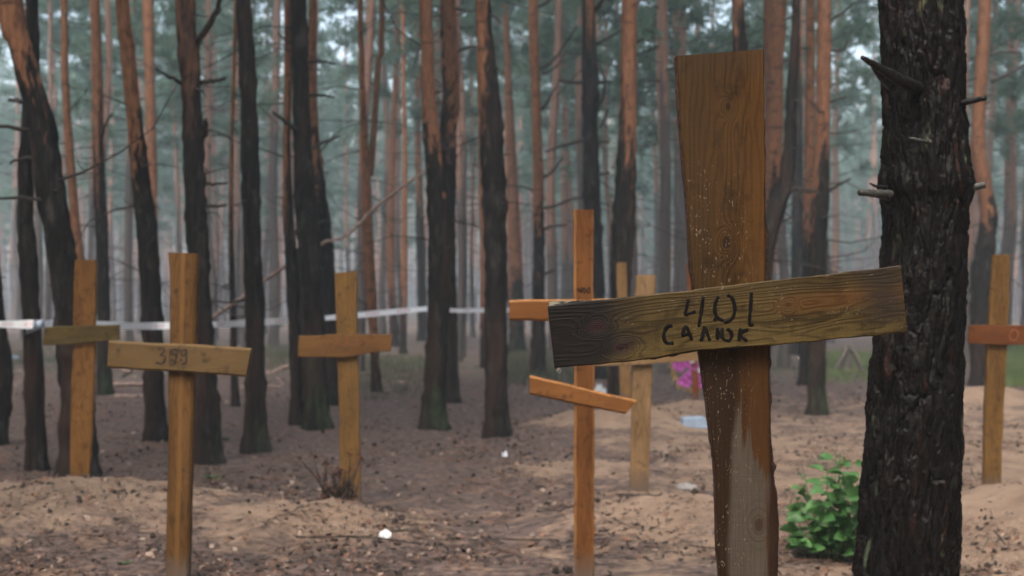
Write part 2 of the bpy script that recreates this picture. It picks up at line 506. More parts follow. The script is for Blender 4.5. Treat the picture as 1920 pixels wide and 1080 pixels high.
def dead_branch(mb, p0, az, L, r0, rs, droop=0.15, attr=0.0):
    d = np.array([math.cos(az), math.sin(az), rs.uniform(-0.25, 0.35)])
    p = [np.array(p0)]
    n = 4
    for i in range(n):
        d = d + rs.normal(0, 0.22, 3); d[2] -= droop * 0.3; d /= np.linalg.norm(d)
        p.append(p[-1] + d * L / n)
    tube(mb, p, np.linspace(r0, r0 * 0.25, n + 1), 4, 1, attr)
    if L > 0.5:
        for q in range(int(L * 2.2)):
            i = rs.integers(1, n)
            d2 = d + rs.normal(0, 0.7, 3); d2 /= np.linalg.norm(d2)
            l2 = L * rs.uniform(0.2, 0.45)
            tube(mb, [p[i], p[i] + d2 * l2 * 0.5 + rs.normal(0, 0.02, 3), p[i] + d2 * l2], np.linspace(r0 * 0.4, r0 * 0.15, 3), 3, 1, attr)

def trunk_mesh(path, bark_z, seed, segs=26, row=0.035, zlimit=4.5, moss=0.0, twigs=(0, 0, 0), extra=(), amp=1.0, soft=0.9, tilt=0.0):
    """path: rows of x,y,z,r from foot to top in local coordinates."""
    path = np.asarray(path, float)
    L = path[-1, 2] - path[0, 2]
    zl = min(zlimit, path[-1, 2])
    zs = np.r_[np.arange(path[0, 2], zl, row), np.arange(zl, path[-1, 2] + 0.3, 0.5)]
    dense = smooth_path(path, 400)
    pts = np.stack([np.interp(zs, dense[:, 2], dense[:, i]) for i in (0, 1)] + [zs], 1)
    rad = np.interp(zs, dense[:, 2], dense[:, 3])
    rad = rad * (1 + 0.35 * np.exp(-np.maximum(zs, 0) / 0.12))
    a = np.linspace(0, 2 * np.pi, segs, endpoint=False)
    A, Zg = np.meshgrid(a, zs)
    ca, sa = np.cos(A), np.sin(A)
    b = sstep(-soft, soft, Zg - bark_z + 0.7 * vnoise(ca * 1.3, sa * 1.3, Zg * 0.8, s=seed) + 0.30 * vnoise(ca * 3, sa * 3, Zg * 8.0, s=seed + 7) + 0.40 * vnoise(ca * 6, sa * 6, Zg * 22.0, s=seed + 8) + tilt * ca)
    rough = amp * (1 - 0.6 * b)
    nz = 0.13 * vnoise(ca * 3.5, sa * 3.5, Zg * 4, s=seed + 1) + 0.15 * vnoise(ca * 8, sa * 8, Zg * 11, s=seed + 2)
    wh = np.abs(((Zg + 0.13 * seed) / 0.48) % 1.0 - 0.5)           # branch whorls thicken the stem
    nz = nz + 0.16 * np.exp(-(wh / 0.07) ** 2) * (0.3 + np.maximum(0, vnoise(ca * 2, sa * 2, Zg * 1.5, s=seed + 4)))
    flare = 0.10 * np.cos(A * 3 + seed) * np.exp(-np.maximum(Zg, 0) / 0.10)
    R = rad[:, None] * (1 + rough * nz + flare + 0.04 * vnoise(ca, sa, Zg * 1.7, s=seed + 3))
    v = np.stack([pts[:, 0:1] + R * ca, pts[:, 1:2] + R * sa, Zg], 2).reshape(-1, 3)
    n = len(zs)
    i = (np.arange(n - 1)[:, None] * segs + np.arange(segs)[None, :])
    j = (np.arange(n - 1)[:, None] * segs + (np.arange(segs)[None, :] + 1) % segs)
    f = np.stack([i, j, j + segs, i + segs], 2).reshape(-1, 4)
    mb = MB()
    mb.add(v, f, 0, b.ravel())
    rs = np.random.default_rng(seed + 5)
    cnt, z0, z1 = twigs
    for _ in range(cnt):
        z = rs.uniform(z0, z1)
        x = np.interp(z, pts[:, 2], pts[:, 0]); y = np.interp(z, pts[:, 2], pts[:, 1]); r = np.interp(z, pts[:, 2], rad)
        az = rs.uniform(0, 6.28)
        Lb = rs.choice([rs.uniform(0.05, 0.2), rs.uniform(0.4, 1.5)])
        dead_branch(mb, (x + math.cos(az) * r * 0.7, y + math.sin(az) * r * 0.7, z), az, Lb, rs.uniform(0.005, 0.011), rs)
    for (pl, r0, r1) in extra:
        pl = np.asarray(pl, float)
        pp = smooth_path(pl, max(3, 3 * len(pl)))
        pp = pp + np.r_[np.zeros((1, 3)), rs.normal(0, 0.004, (len(pp) - 1, 3))]
        tube(mb, pp, np.linspace(r0, r1, len(pp)), 6, 1)
    o = mb.build("trunk", [M_BARK, M_TWIG], attr_name="bark")
    ms = o.data.attributes.new("moss", 'FLOAT', 'POINT')
    allv = np.concatenate(mb.v)
    ms.data.foreach_set("value", moss * (1 - sstep(0.1, 0.9, allv[:, 2])))
    return o

TREE_GROUP = "pines standing round the graves"
def hand_tree(label, rows, base_y, bark_py, moss=0.0, branches=(), stubs=6, crown=0, tilt=0.0, soft=0.8, fork=None, amp=1.0, low=False, dist=None):
    d = dist or dist_of(base_y)
    base = P(rows[-1][0], base_y, d)
    base.z = gz(base.x, base.y)
    pts = []
    for (px, py, w) in rows[::-1]:
        p = P(px, py, d)
        pts.append([p.x - base.x, 0.0, p.z - base.z, w * 0.465 * d / F])
    pts = np.array(pts)
    pts[0, 2] = -0.12
    top = pts[-1]; prev = pts[-2]
    sl = (top[0] - prev[0]) / max(0.2, top[2] - prev[2])
    seed = abs(hash(label)) % 9973 if False else sum(ord(c) * (i + 3) for i, c in enumerate(label)) % 9973
    rs = np.random.default_rng(seed)
    H = rs.uniform(14.5, 16.5)
    zz = np.linspace(top[2], H, 6)[1:]
    xs, x = [], top[0]
    for a, b in zip(np.r_[top[2], zz[:-1]], zz):
        sl *= 0.6; x += sl * (b - a); xs.append(x)
    ext = np.array([[xx, 0.0, z, top[3] * (1 - 0.85 * (z - top[2]) / (H - top[2]))] for xx, z in zip(xs, zz)])
    path = np.vstack([pts, ext])
    # gentle sway in depth
    path[:, 1] += 0.03 * np.sin(path[:, 2] * 0.9 + seed) * np.clip(path[:, 2], 0, 1)
    ex = []
    for (pl, w0, w1) in branches:
        q = []
        sgn = rs.choice([-1, 1])
        for k_, (px, py) in enumerate(pl):
            p = P(px, py, d)
            q.append([p.x - base.x, -0.02 + sgn * 0.10 * k_, p.z - base.z])
        ex.append((q, w0 * 0.5 * d / F, w1 * 0.5 * d / F))
    if fork:
        pass
    t = thing("pine_tree", base, label, "pine tree", TREE_GROUP)
    bz = CAM_H - (bark_py - HZ) * d / F - base.z
    o = trunk_mesh(path, bz, seed, moss=moss, twigs=(stubs + (18 if base_y < 790 else 6), 1.0, 4.9), extra=ex, tilt=tilt, soft=soft, amp=amp)
    o.parent = t
    if fork:
        fp = []
        for (px, py, w) in fork[::-1]:
            p = P(px, py, d); fp.append([p.x - base.x, 0.03, p.z - base.z, w * 0.5 * d / F])
        fp = np.array(fp); tp = fp[-1]
        fp = np.vstack([fp, [tp[0] + 0.1, 0.0, H - 1.5, 0.02]])
        o2 = trunk_mesh(fp, bz, seed + 9, twigs=(3, fp[0, 2], 4.2), amp=0.6, soft=soft)
        o2.name = "forked_stem"; o2.parent = t
    me = CROWN_NEAR[seed % 3] if base_y > 790 else CROWN_HIGH[seed % 5]
    c = link("crown", me, t)
    zc = 9.0
    c.location = (float(np.interp(zc, path[:, 2], path[:, 0])), 0, 0)
    c.rotation_euler = (0, 0, rs.uniform(0, 6.28))
    return t

HT = hand_tree
HT("crooked dark trunk cut by the left edge of the picture, curving outward", [(-30, 0, 20), (-22, 300, 24), (-8, 560, 30), (6, 680, 38), (-2, 770, 42), (-14, 835, 42)], 835, 100, stubs=2)
HT("leaning pine behind the leftmost cross, flaking orange above a long black foot",
   [(20, 0, 52), (38, 80, 50), (55, 150, 48), (78, 230, 50), (93, 350, 55), (115, 480, 56), (130, 620, 60), (143, 750, 62), (150, 885, 68)], 885, 205, soft=0.3, stubs=3, dist=8.45,
   branches=[([(42, 192), (20, 183), (-5, 180)], 10, 6), ([(60, 247), (30, 243), (-8, 243)], 9, 6), ([(80, 300), (40, 294), (0, 300)], 9, 4), ([(95, 376), (50, 374), (14, 375)], 7, 5), ([(105, 362), (118, 360)], 6, 4)])
HT("straight dark pine near the left edge with torn barrier tape knotted to it",
   [(57, 0, 24), (60, 120, 25), (52, 250, 28), (48, 380, 30), (54, 480, 34), (62, 600, 35), (66, 700, 36), (68, 890, 38)], 890, -500, stubs=5, dist=8.9)
HT("thin brown pine rising behind the cross with a bare olive arm",
   [(120, 0, 13), (123, 150, 15), (132, 280, 17), (141, 400, 18), (152, 520, 20), (158, 740, 22)], 740, 540, stubs=8,
   branches=[([(122, 105), (100, 95), (80, 78)], 4, 2)])
HT("slim pine with mossy green foot between the two left crosses",
   [(177, 0, 20), (181, 130, 20), (184, 300, 22), (191, 450, 25), (195, 600, 25), (196, 738, 28)], 738, 290, moss=0.9, stubs=8,
   branches=[([(193, 262), (203, 235), (222, 214)], 5, 3)])
HT("leaning pine behind the cross marked 399, orange above and black below",
   [(230, 0, 27), (240, 90, 29), (247, 170, 30), (256, 260, 31), (263, 330, 35), (274, 430, 40), (281, 550, 40), (286, 680, 40), (293, 828, 40)], 828, 285, soft=0.25, stubs=3)
HT("slender orange pine half hidden behind a leaning black and orange trunk",
   [(277, 0, 22), (280, 150, 20), (284, 300, 20), (288, 430, 18), (292, 550, 20), (298, 690, 22)], 690, 640, stubs=8)
HT("grey scaly pine with a thick branch up high, just right of cross 399",
   [(349, 0, 38), (355, 90, 42), (360, 180, 38), (364, 300, 42), (369, 430, 42), (373, 560, 42), (380, 680, 44), (387, 780, 50), (391, 862, 56)], 862, 120, stubs=3, amp=1.3, soft=1.3,
   branches=[([(372, 82), (392, 66), (416, 40), (432, 18), (450, -6)], 15, 8), ([(378, 156), (396, 148), (412, 139)], 10, 7), ([(345, 158), (328, 150), (308, 138)], 8, 4), ([(380, 258), (392, 248), (400, 232)], 13, 8), ([(386, 346), (400, 343), (415, 338)], 7, 4), ([(388, 388), (420, 384)], 8, 5)])
HT("straight black pine just right of the arm of cross 399",
   [(459, 0, 28), (463, 80, 32), (468, 200, 33), (471, 320, 34), (474, 450, 35), (477, 600, 36), (479, 740, 40), (481, 842, 48)], 842, -400, moss=0.35, stubs=2)
HT("very thin brown pine beside the straight black trunk",
   [(442, 0, 8), (437, 150, 8), (433, 300, 9), (433, 420, 10), (437, 580, 12), (442, 762, 15)], 762, 420, stubs=7)
HT("dark mossy-footed pine with broken branch stubs, left of the cross with a faded number",
   [(559, 0, 32), (563, 120, 32), (565, 220, 34), (570, 340, 40), (576, 430, 44), (581, 540, 46), (588, 660, 48), (595, 800, 48)], 800, -200, moss=0.9, stubs=3,
   branches=[([(562, 248), (540, 233), (519, 216)], 9, 5), ([(575, 285), (602, 266), (634, 251)], 8, 4), ([(580, 180), (600, 177), (622, 176)], 7, 4), ([(560, 372), (545, 366)], 8, 4), ([(585, 420), (610, 411)], 7, 4), ([(560, 92), (528, 68), (513, 54)], 5, 3), ([(580, 118), (605, 112), (626, 113)], 6, 3)])
HT("pine with a pale orange top close on the left of the stubby mossy trunk",
   [(541, 0, 14), (541, 150, 15), (539, 280, 15), (541, 400, 20), (547, 500, 25), (554, 620, 28), (559, 720, 32), (563, 797, 34)], 797, 330, stubs=3)
HT("pine leaning behind the stubby mossy trunk, orange high up and black below",
   [(586, 0, 17), (586, 120, 17), (588, 230, 20), (596, 340, 30), (605, 440, 36), (614, 560, 36), (621, 660, 34), (626, 757, 34)], 757, 255, soft=0.3, stubs=3)
HT("orange forked pine standing right of the cross with a faded number",
   [(675, 0, 11), (678, 120, 12), (682, 240, 15), (687, 340, 19), (690, 440, 22), (695, 540, 22), (701, 640, 18), (706, 736, 18)], 736, 650, soft=0.4, stubs=5,
   fork=[(716, 0, 11), (709, 110, 11), (702, 220, 12), (693, 330, 14)])
HT("thin misty brown pine between the forked pine and the twin black trunks",
   [(746, 0, 9), (741, 150, 10), (735, 300, 14), (732, 450, 17), (735, 560, 18), (741, 650, 18)], 650, 560, stubs=9)
HT("wispy orange pine one step right of a thin misty brown pine",
   [(756, 0, 8), (757, 150, 8), (759, 300, 10), (758, 420, 12), (757, 550, 13), (755, 662, 14)], 662, 580, stubs=9)
HT("hazy grey pine just left of the twin black trunks",
   [(782, 0, 10), (783, 200, 12), (785, 330, 14), (790, 500, 18), (792, 640, 18)], 640, 380, stubs=6)
HT("front one of the twin black trunks, with mossy foot, in the middle of the forest",
   [(798, 0, 26), (801, 90, 27), (803, 170, 28), (808, 240, 34), (816, 310, 38), (822, 400, 44), (823, 520, 44), (820, 640, 42), (814, 730, 44), (810, 804, 48)], 804, 265, moss=0.9, soft=0.2, stubs=3,
   branches=[([(812, 175), (828, 168)], 8, 4)])
HT("rear one of the twin black trunks, twisting, dark between orange patches",
   [(840, 0, 34), (843, 100, 36), (846, 180, 34), (840, 270, 34), (839, 380, 32), (842, 500, 28), (846, 620, 24), (849, 752, 26)], 752, 175, soft=0.3, tilt=0.5, stubs=3,
   branches=[([(860, 98), (880, 92), (905, 95)], 5, 3), ([(850, 15), (875, 25)], 6, 3)])
HT("stout grey-brown pine left of the tall cross marked 400, orange stripe above",
   [(905, 0, 30), (909, 80, 34), (916, 170, 42), (922, 260, 46), (927, 360, 46), (929, 470, 46), (930, 600, 44), (931, 710, 44), (933, 822, 46)], 822, 150, soft=0.5, tilt=-0.9, stubs=3)
HT("thin orange pine peeping out behind the stout grey-brown pine",
   [(905, 120, 13), (903, 250, 14), (905, 380, 15), (908, 520, 18), (911, 692, 22)], 692, 580, stubs=3)
HT("hazy reddish pine with mossy foot behind the left arm of cross 400",
   [(948, 0, 11), (952, 130, 14), (957, 260, 20), (962, 380, 25), (966, 480, 28), (968, 570, 29), (970, 662, 30)], 662, 520, moss=0.8, stubs=6)
HT("branchy orange pine standing above the left arm of cross 400",
   [(1000, 0, 20), (1001, 90, 19), (1005, 200, 19), (1009, 310, 21), (1010, 420, 22), (1010, 520, 24), (1010, 620, 27), (1007, 706, 30)], 706, 440, stubs=4, soft=0.5,
   branches=[([(1012, 128), (1035, 118), (1058, 88), (1080, 60)], 5, 3), ([(1012, 142), (1040, 130), (1062, 100)], 4, 2), ([(1015, 335), (1038, 318), (1056, 292)], 7, 4), ([(1012, 392), (1040, 388), (1068, 376), (1095, 372)], 7, 3), ([(1014, 432), (1035, 426), (1062, 424)], 7, 4), ([(1005, 362), (985, 350), (955, 346)], 5, 3), ([(1018, 515), (1040, 505)], 7, 4), ([(1005, 15), (1030, 5), (1045, -8)], 7, 5), ([(1010, 210), (1022, 200), (1045, 160)], 5, 3)])
HT("black knotty pine with level broken branches right behind cross 400",
   [(1103, 0, 26), (1105, 90, 29), (1107, 160, 34), (1107, 250, 30), (1109, 340, 34), (1112, 440, 36), (1116, 540, 34), (1120, 630, 30), (1123, 714, 28)], 714, 10, stubs=4,
   branches=[([(1095, 156), (1070, 157), (1044, 155)], 8, 4), ([(1120, 155), (1145, 154)], 8, 5), ([(1100, 262), (1065, 272), (1022, 288)], 7, 4), ([(1120, 328), (1142, 326)], 7, 4), ([(1116, 20), (1128, 5), (1140, -6)], 9, 7), ([(1118, 82), (1140, 74), (1165, 60)], 6, 4), ([(1118, 205), (1132, 180), (1135, 145), (1126, 112)], 7, 4), ([(1122, 268), (1142, 268)], 5, 3), ([(1125, 240), (1140, 205)], 5, 3)])
HT("two-toned pine, reddish above and black below, between crosses 400 and 401",
   [(1180, 0, 30), (1179, 100, 31), (1179, 200, 33), (1176, 290, 37), (1171, 370, 42), (1167, 460, 44), (1162, 570, 38), (1157, 690, 34), (1153, 792, 36)], 792, 215, soft=0.7, stubs=3,
   branches=[([(1195, 80), (1205, 78)], 6, 3)])
HT("dark pine top rising right behind the head of cross 401",
   [(1384, 0, 24), (1389, 90, 28), (1396, 250, 30), (1400, 450, 34), (1404, 770, 40)], 770, 60, stubs=3)
HT("broad reddish pine showing right beside the head of cross 401",
   [(1452, 0, 46), (1450, 110, 40), (1450, 220, 36), (1448, 330, 36), (1438, 440, 36), (1420, 560, 36), (1410, 745, 40)], 745, 370, soft=0.6, stubs=3)
HT("crooked black pine bending out from behind cross 401",
   [(1494, 0, 16), (1492, 90, 19), (1486, 180, 22), (1482, 270, 25), (1472, 345, 30), (1455, 400, 36), (1441, 450, 32), (1432, 540, 32), (1422, 800, 38)], 800, -100, stubs=3,
   branches=[([(1475, 360), (1500, 355), (1525, 365)], 6, 4), ([(1458, 420), (1480, 408)], 6, 3), ([(1440, 480), (1460, 472)], 5, 3), ([(1488, 30), (1470, 35)], 6, 3)])
HT("orange-topped pine with a mossy dark foot between cross 401 and the big wet trunk",
   [(1545, 0, 28), (1544, 100, 28), (1542, 200, 28), (1540, 300, 30), (1536, 380, 36), (1532, 480, 38), (1531, 600, 37), (1531, 700, 33), (1532, 782, 34)], 782, 350, moss=0.8, soft=0.3, stubs=3,
   branches=[([(1560, 38), (1580, 25), (1595, 12)], 5, 3), ([(1550, 95), (1580, 92), (1600, 70)], 6, 4), ([(1555, 192), (1580, 186)], 5, 3), ([(1530, 362), (1510, 358), (1490, 348)], 7, 4), ([(1548, 360), (1565, 350), (1585, 338)], 7, 4)])
HT("slim paler pine standing close behind the orange-topped pine with mossy foot",
   [(1520, 0, 18), (1520, 120, 19), (1519, 240, 20), (1515, 380, 20), (1510, 540, 18), (1505, 722, 18)], 722, 420, stubs=3,
   branches=[([(1515, 92), (1490, 92)], 5, 3)])
HT("dusky slender pine seen against the mist left of two orange-topped stems",
   [(1498, 60, 16), (1497, 200, 17), (1494, 380, 20), (1492, 520, 20), (1490, 665, 22)], 665, 150, stubs=5)
HT("s-curved pine right of the big wet trunk, orange above its dark bent foot",
   [(1846, 0, 25), (1842, 110, 26), (1836, 210, 27), (1836, 290, 29), (1849, 360, 31), (1856, 410, 32), (1849, 460, 36), (1841, 530, 42), (1838, 620, 40), (1836, 722, 34)], 722, 370, soft=0.35, stubs=3,
   branches=[([(1856, 155), (1885, 142), (1925, 118)], 7, 4), ([(1855, 104), (1885, 96), (1925, 95)], 5, 3)])
HT("thin hazy reddish pine behind the rightmost cross",
   [(1893, 0, 9), (1893, 120, 11), (1892, 230, 13), (1890, 380, 16), (1889, 520, 16), (1888, 645, 18)], 645, 420, stubs=4)

# ---- the big wet trunk beside cross 401
def voro(x, y, s):
    ix, iy = np.floor(x), np.floor(y)
    f1 = np.full(x.shape, 9.0); f2 = np.full(x.shape, 9.0); idv = np.zeros(x.shape)
    z = np.zeros_like(x)
    for dx in (-1, 0, 1):
        for dy in (-1, 0, 1):
            cx, cy = ix + dx, iy + dy
            qx = cx + _hash(cx, cy, z, s); qy = cy + _hash(cx, cy, z, s + 1)
            d = np.hypot(qx - x, qy - y)
            hit = d < f1
            f2 = np.where(hit, f1, np.minimum(f2, d))
            idv = np.where(hit, _hash(cx, cy, z, s + 2), idv)
            f1 = np.where(hit, d, f1)
    return f1, f2, idv

def near_trunk():
    D = 3.4
    rows = [(1724, -40, 156), (1724, 0, 158), (1727, 80, 158), (1730, 150, 157), (1732, 230, 160), (1732, 300, 165), (1732, 345, 174), (1733, 390, 164), (1732, 470, 160), (1727, 570, 168), (1719, 680, 176), (1714, 780, 182), (1708, 900, 190), (1702, 1000, 192), (1699, 1080, 194), (1694, 1250, 204), (1690, 1376, 230)]
    base = P(1690, 1376, D); base.z = gz(base.x, base.y)
    pts = []
    for (px, py, w) in rows[::-1]:
        p = P(px, py, D); pts.append([p.x - base.x, 0.0, p.z - base.z, w * 0.5 * D / F * 0.985])
    pts = np.array(pts); pts[0, 2] = -0.15
    top = pts[-1]
    ext = np.array([[top[0] - 0.01 * i, 0, top[2] + i * 2.2, top[3] * (1 - i * 0.15)] for i in range(1, 7)])
    path = np.vstack([pts, ext])
    dense = smooth_path(path, 1500)
    zs = np.r_[np.arange(-0.15, 0.35, 0.02), np.arange(0.35, 2.15, 0.0030), np.arange(2.15, path[-1, 2], 0.25)]
    cx = np.interp(zs, dense[:, 2], dense[:, 0]); rad = np.interp(zs, dense[:, 2], dense[:, 3])
    segs = 300
    a = np.linspace(0, 2 * np.pi, segs, endpoint=False)
    A, Z = np.meshgrid(a, zs)
    ca, sa = np.cos(A), np.sin(A)
    r0 = 0.125
    nper = 26
    # bark plates: two layers of elongated cells, wrapped by mixing two seams
    wx = 0.35 * vnoise(ca * 3, sa * 3, Z * 7, s=11) + 0.18 * vnoise(ca * 9, sa * 9, Z * 20, s=12)
    wz = 0.4 * vnoise(ca * 3, sa * 3, Z * 6, s=13) + 0.2 * vnoise(ca * 10, sa * 10, Z * 18, s=16)
    def layer(n, zsc, s):
        f1, f2, idv = voro(A / (2 * np.pi) * n + wx + 400, Z * zsc + wz + 50, s)
        g1, g2, idw = voro(((A + np.pi) % (2 * np.pi)) / (2 * np.pi) * n + wx + 300, Z * zsc + wz + 90, s)
        w = sstep(0.35, 0.65, (1 - sa) * 0.5)        # seam hidden at the back
        return (f2 - f1) * 1.0, idv
    # cut at angle +pi/2 (the far side)
    A0 = (A - np.pi / 2) % (2 * np.pi)
    def lay(n, zsc, s):
        f1, f2, idv = voro(A0 / (2 * np.pi) * n + wx * n / 16 + 400, Z * zsc + wz + 50, s)
        return f2 - f1, idv
    e1, id1 = lay(15, 5.0, 21)
    e2, id2 = lay(46, 12, 25)
    ridge = sstep(0.0, 0.14, e1); ridge2 = sstep(0.0, 0.16, e2)
    def terr(q, n):
        q = q * n; fl = np.floor(q)
        return (fl + sstep(0.72, 1.0, q - fl)) / n
    f1_ = fbm(ca * 4.2 + wx * 0.4, sa * 4.2, Z * 9.0, s=41, o=5, gain=0.58)
    f2_ = fbm(ca * 9, sa * 9, Z * 16, s=43, o=4, gain=0.6)
    h = 0.0075 * ridge * (0.4 + 0.9 * id1) + 0.0018 * ridge2 * (0.3 + 1.1 * id2) + 0.017 * terr(f1_, 7) + 0.006 * terr(f2_, 4) + 0.0022 * fbm(ca * 30, sa * 30, Z * 40, s=45, o=3) - 0.0125
    id1 = np.clip(id1 * 0.5 + 0.5 * (f2_ + 0.5), 0, 1)
    z_wh = base.z
    R = rad[:, None] + h
    # whorl swelling with broken branch scars
    zb = CAM_H - (352 - HZ) * D / F - base.z
    R += 0.006 * np.exp(-((Z - zb) / 0.03) ** 2) * (0.6 + 0.6 * vnoise(ca * 3, sa * 3, Z * 9, s=51))
    R *= 1 + 0.25 * np.exp(-np.maximum(Z, 0) / 0.12)[...]
    v = np.stack([cx[:, None] + R * ca, R * sa, Z], 2).reshape(-1, 3)
    n = len(zs)
    i = (np.arange(n - 1)[:, None] * segs + np.arange(segs)[None, :])
    j = (np.arange(n - 1)[:, None] * segs + (np.arange(segs)[None, :] + 1) % segs)
    f = np.stack([i, j, j + segs, i + segs], 2).reshape(-1, 4)
    k = NT("wet_bark")
    oc = k.coord()
    tone = k.attr("tone")
    n1 = k.noise(k.mapping(oc, (16, 16, 5)), 1, 4, 0.6)
    n2 = k.noise(k.mapping(oc, (150, 150, 45)), 1, 5, 0.65)
    n4 = k.noise(k.mapping(oc, (34, 34, 11), (5, 3, 1)), 1, 3, 0.6)
    col = k.mix(k.mapr(n2, 0.32, 0.7), (0.0012, 0.0011, 0.0012), (0.0105, 0.0080, 0.0070))
    col = k.mix(k.math('MULTIPLY', k.mapr(tone, 0.62, 0.95), k.mapr(n4, 0.50, 0.66)), col, (0.050, 0.020, 0.013))
    lich = k.math('MULTIPLY', k.mapr(n4, 0.60, 0.68), k.mapr(n1, 0.54, 0.64))
    col = k.mix(k.math('MULTIPLY', lich, 0.75), col, (0.085, 0.11, 0.062))
    nrm = k.bump(n2, 0.6, 0.004)
    mat = k.pbr(col, k.mapr(n1, 0.35, 0.65, 0.30, 0.62), nrm, Specular_IOR_Level=0.13)
    t = thing("pine_tree", base, "big dark wet pine trunk with broken stubs, right beside cross 401", "pine tree", TREE_GROUP)
    mb = MB(); mb.add(v, f, 0, np.clip(id1 * 0.6 + id2 * 0.4, 0, 1).ravel())
    o = mb.build("trunk", mat, t, attr_name="tone")
    def loc(px, py, dd): 
        p = P(px, py, dd); return [p.x - base.x, p.y - base.y, p.z - base.z]
    mwet = mat_simple("wet_dead_wood", (0.003, 0.0028, 0.0028), (0.016, 0.013, 0.012), 60, 0.45, 0.9, 0.006)
    mgrey = mat_simple("weathered_stub", (0.018, 0.017, 0.016), (0.085, 0.082, 0.075), 60, 0.5, 0.5, 0.003)
    def stub(pl, ws, mat, segs=9, lab=None):
        pl = [loc(*q) for q in pl]
        pp = smooth_path(pl, 21)
        rg = np.random.default_rng(len(pl) + int(pl[0][2] * 99))
        pp = pp + rg.normal(0, 0.00016 * max(ws), pp.shape).clip(-0.0012, 0.0012) * 0.35
        rr = np.interp(np.linspace(0, 1, 21), np.linspace(0, 1, len(ws)), ws) * 0.5 * D / F * rg.uniform(0.92, 1.08, 21)
        m = MB(); tube(m, pp, rr, segs)
        o = m.build("branch_stub", mat, t)
        if lab: o["label"] = lab
    stub([(1735, 172, 3.36), (1700, 156, 3.27), (1655, 131, 3.2), (1616, 107, 3.14)], [28, 24, 18, 7], mwet, lab="long pointed black stub")
    stub([(1672, 160, 3.33), (1648, 140, 3.26), (1634, 122, 3.22)], [22, 14, 5], mwet)
    stub([(1790, 196, 3.36), (1815, 191, 3.33), (1848, 183, 3.30)], [14, 11, 10], mwet)
    stub([(1668, 366, 3.34), (1640, 363, 3.3), (1611, 361, 3.28)], [20, 15, 11], mgrey)
    stub([(1662, 352, 3.36), (1645, 350, 3.34), (1631, 344, 3.33)], [9, 7, 3], mwet)
    stub([(1800, 356, 3.36), (1822, 352, 3.35), (1848, 346, 3.34)], [16, 15, 13], mgrey, lab="pale grey broken stub")
    stub([(1752, 352, 3.30), (1749, 310, 3.265), (1743, 262, 3.25)], [30, 20, 9], mwet)
    stub([(1740, 268, 3.275), (1722, 262, 3.26), (1705, 259, 3.26)], [6, 6, 4], mgrey)
    me = CROWN_NEAR[2]
    c = link("crown", me, t); c.location = (float(path[-3][0]), 0, 0.6)
near_trunk()

# ---- the misty forest behind
BG_TRUNKS = []
for i in range(9):
    rs = np.random.default_rng(500 + i)
    Ht = 15.0
    z = np.array([-0.15, 1.5, 3.5, 6, 9, 12, Ht])
    lean = rs.normal(0, 0.02)
    x = lean * z + 0.05 * rs.normal(0, 1, 7) * np.clip(z, 0, 1); y = 0.05 * rs.normal(0, 1, 7) * np.clip(z, 0, 1)
    r0 = rs.uniform(0.065, 0.112)
    r = r0 * np.array([1.08, 1.0, 0.93, 0.82, 0.66, 0.42, 0.15])
    o = trunk_mesh(np.stack([x, y, z, r], 1), rs.choice([1.2, 2.2, 3.4, 5.0, 7.0]), 600 + i, segs=10, row=0.22, zlimit=9.0, twigs=(64, 1.2, 8.5), moss=0.6 * (i % 3 == 0))
    o.data.materials[0] = M_BARK_HAZED
    BG_TRUNKS.append((o.data, float(np.interp(9, z, x)), float(np.interp(9, z, y))))
    bpy.data.objects.remove(o)

placed = [(o.location.x, o.location.y) for o in COL.objects if o.name.startswith("pine_tree")]
def place_bg(count, dmin, dmax, pxr=(-160, 2080), mind=1.35, clearing=None):
    n, tries = 0, 0
    while n < count and tries < 60000:
        tries += 1
        d = math.sqrt(rng.uniform(dmin ** 2, dmax ** 2))
        px = rng.uniform(*pxr)
        x = (px - 960) * d / F
        if any((x - a) ** 2 + (d - b) ** 2 < mind ** 2 for a, b in placed): continue
        if clearing and clearing(px, d): continue
        placed.append((x, d)); n += 1
        right = px > 1010
        i = int(rng.integers(0, 9))
        me, cx, cy = BG_TRUNKS[i]
        t = thing("pine_tree", (x, d, gz(x, d)), "slender pine fading into the mist among many alike deep in the forest", "pine tree", "misty pines deep in the forest")
        t.rotation_euler = (rng.normal(0, 0.012), rng.normal(0, 0.012), rng.uniform(0, 6.28))
        sc = rng.uniform(0.85, 1.2)
        t.scale = (sc, sc, sc)
        link("trunk", me, t)
        low = rng.random() < (0.68 if right else 0.36)
        c = link("crown", (CROWN_LOW if low else CROWN_HIGH)[int(rng.integers(0, 5))], t)
        c.location = (cx, cy, rng.uniform(-0.8, 0.8)); c.rotation_euler = (0, 0, rng.uniform(0, 6.28))
place_bg(42, 21, 38, mind=2.0)
place_bg(215, 36, 100, mind=1.5)

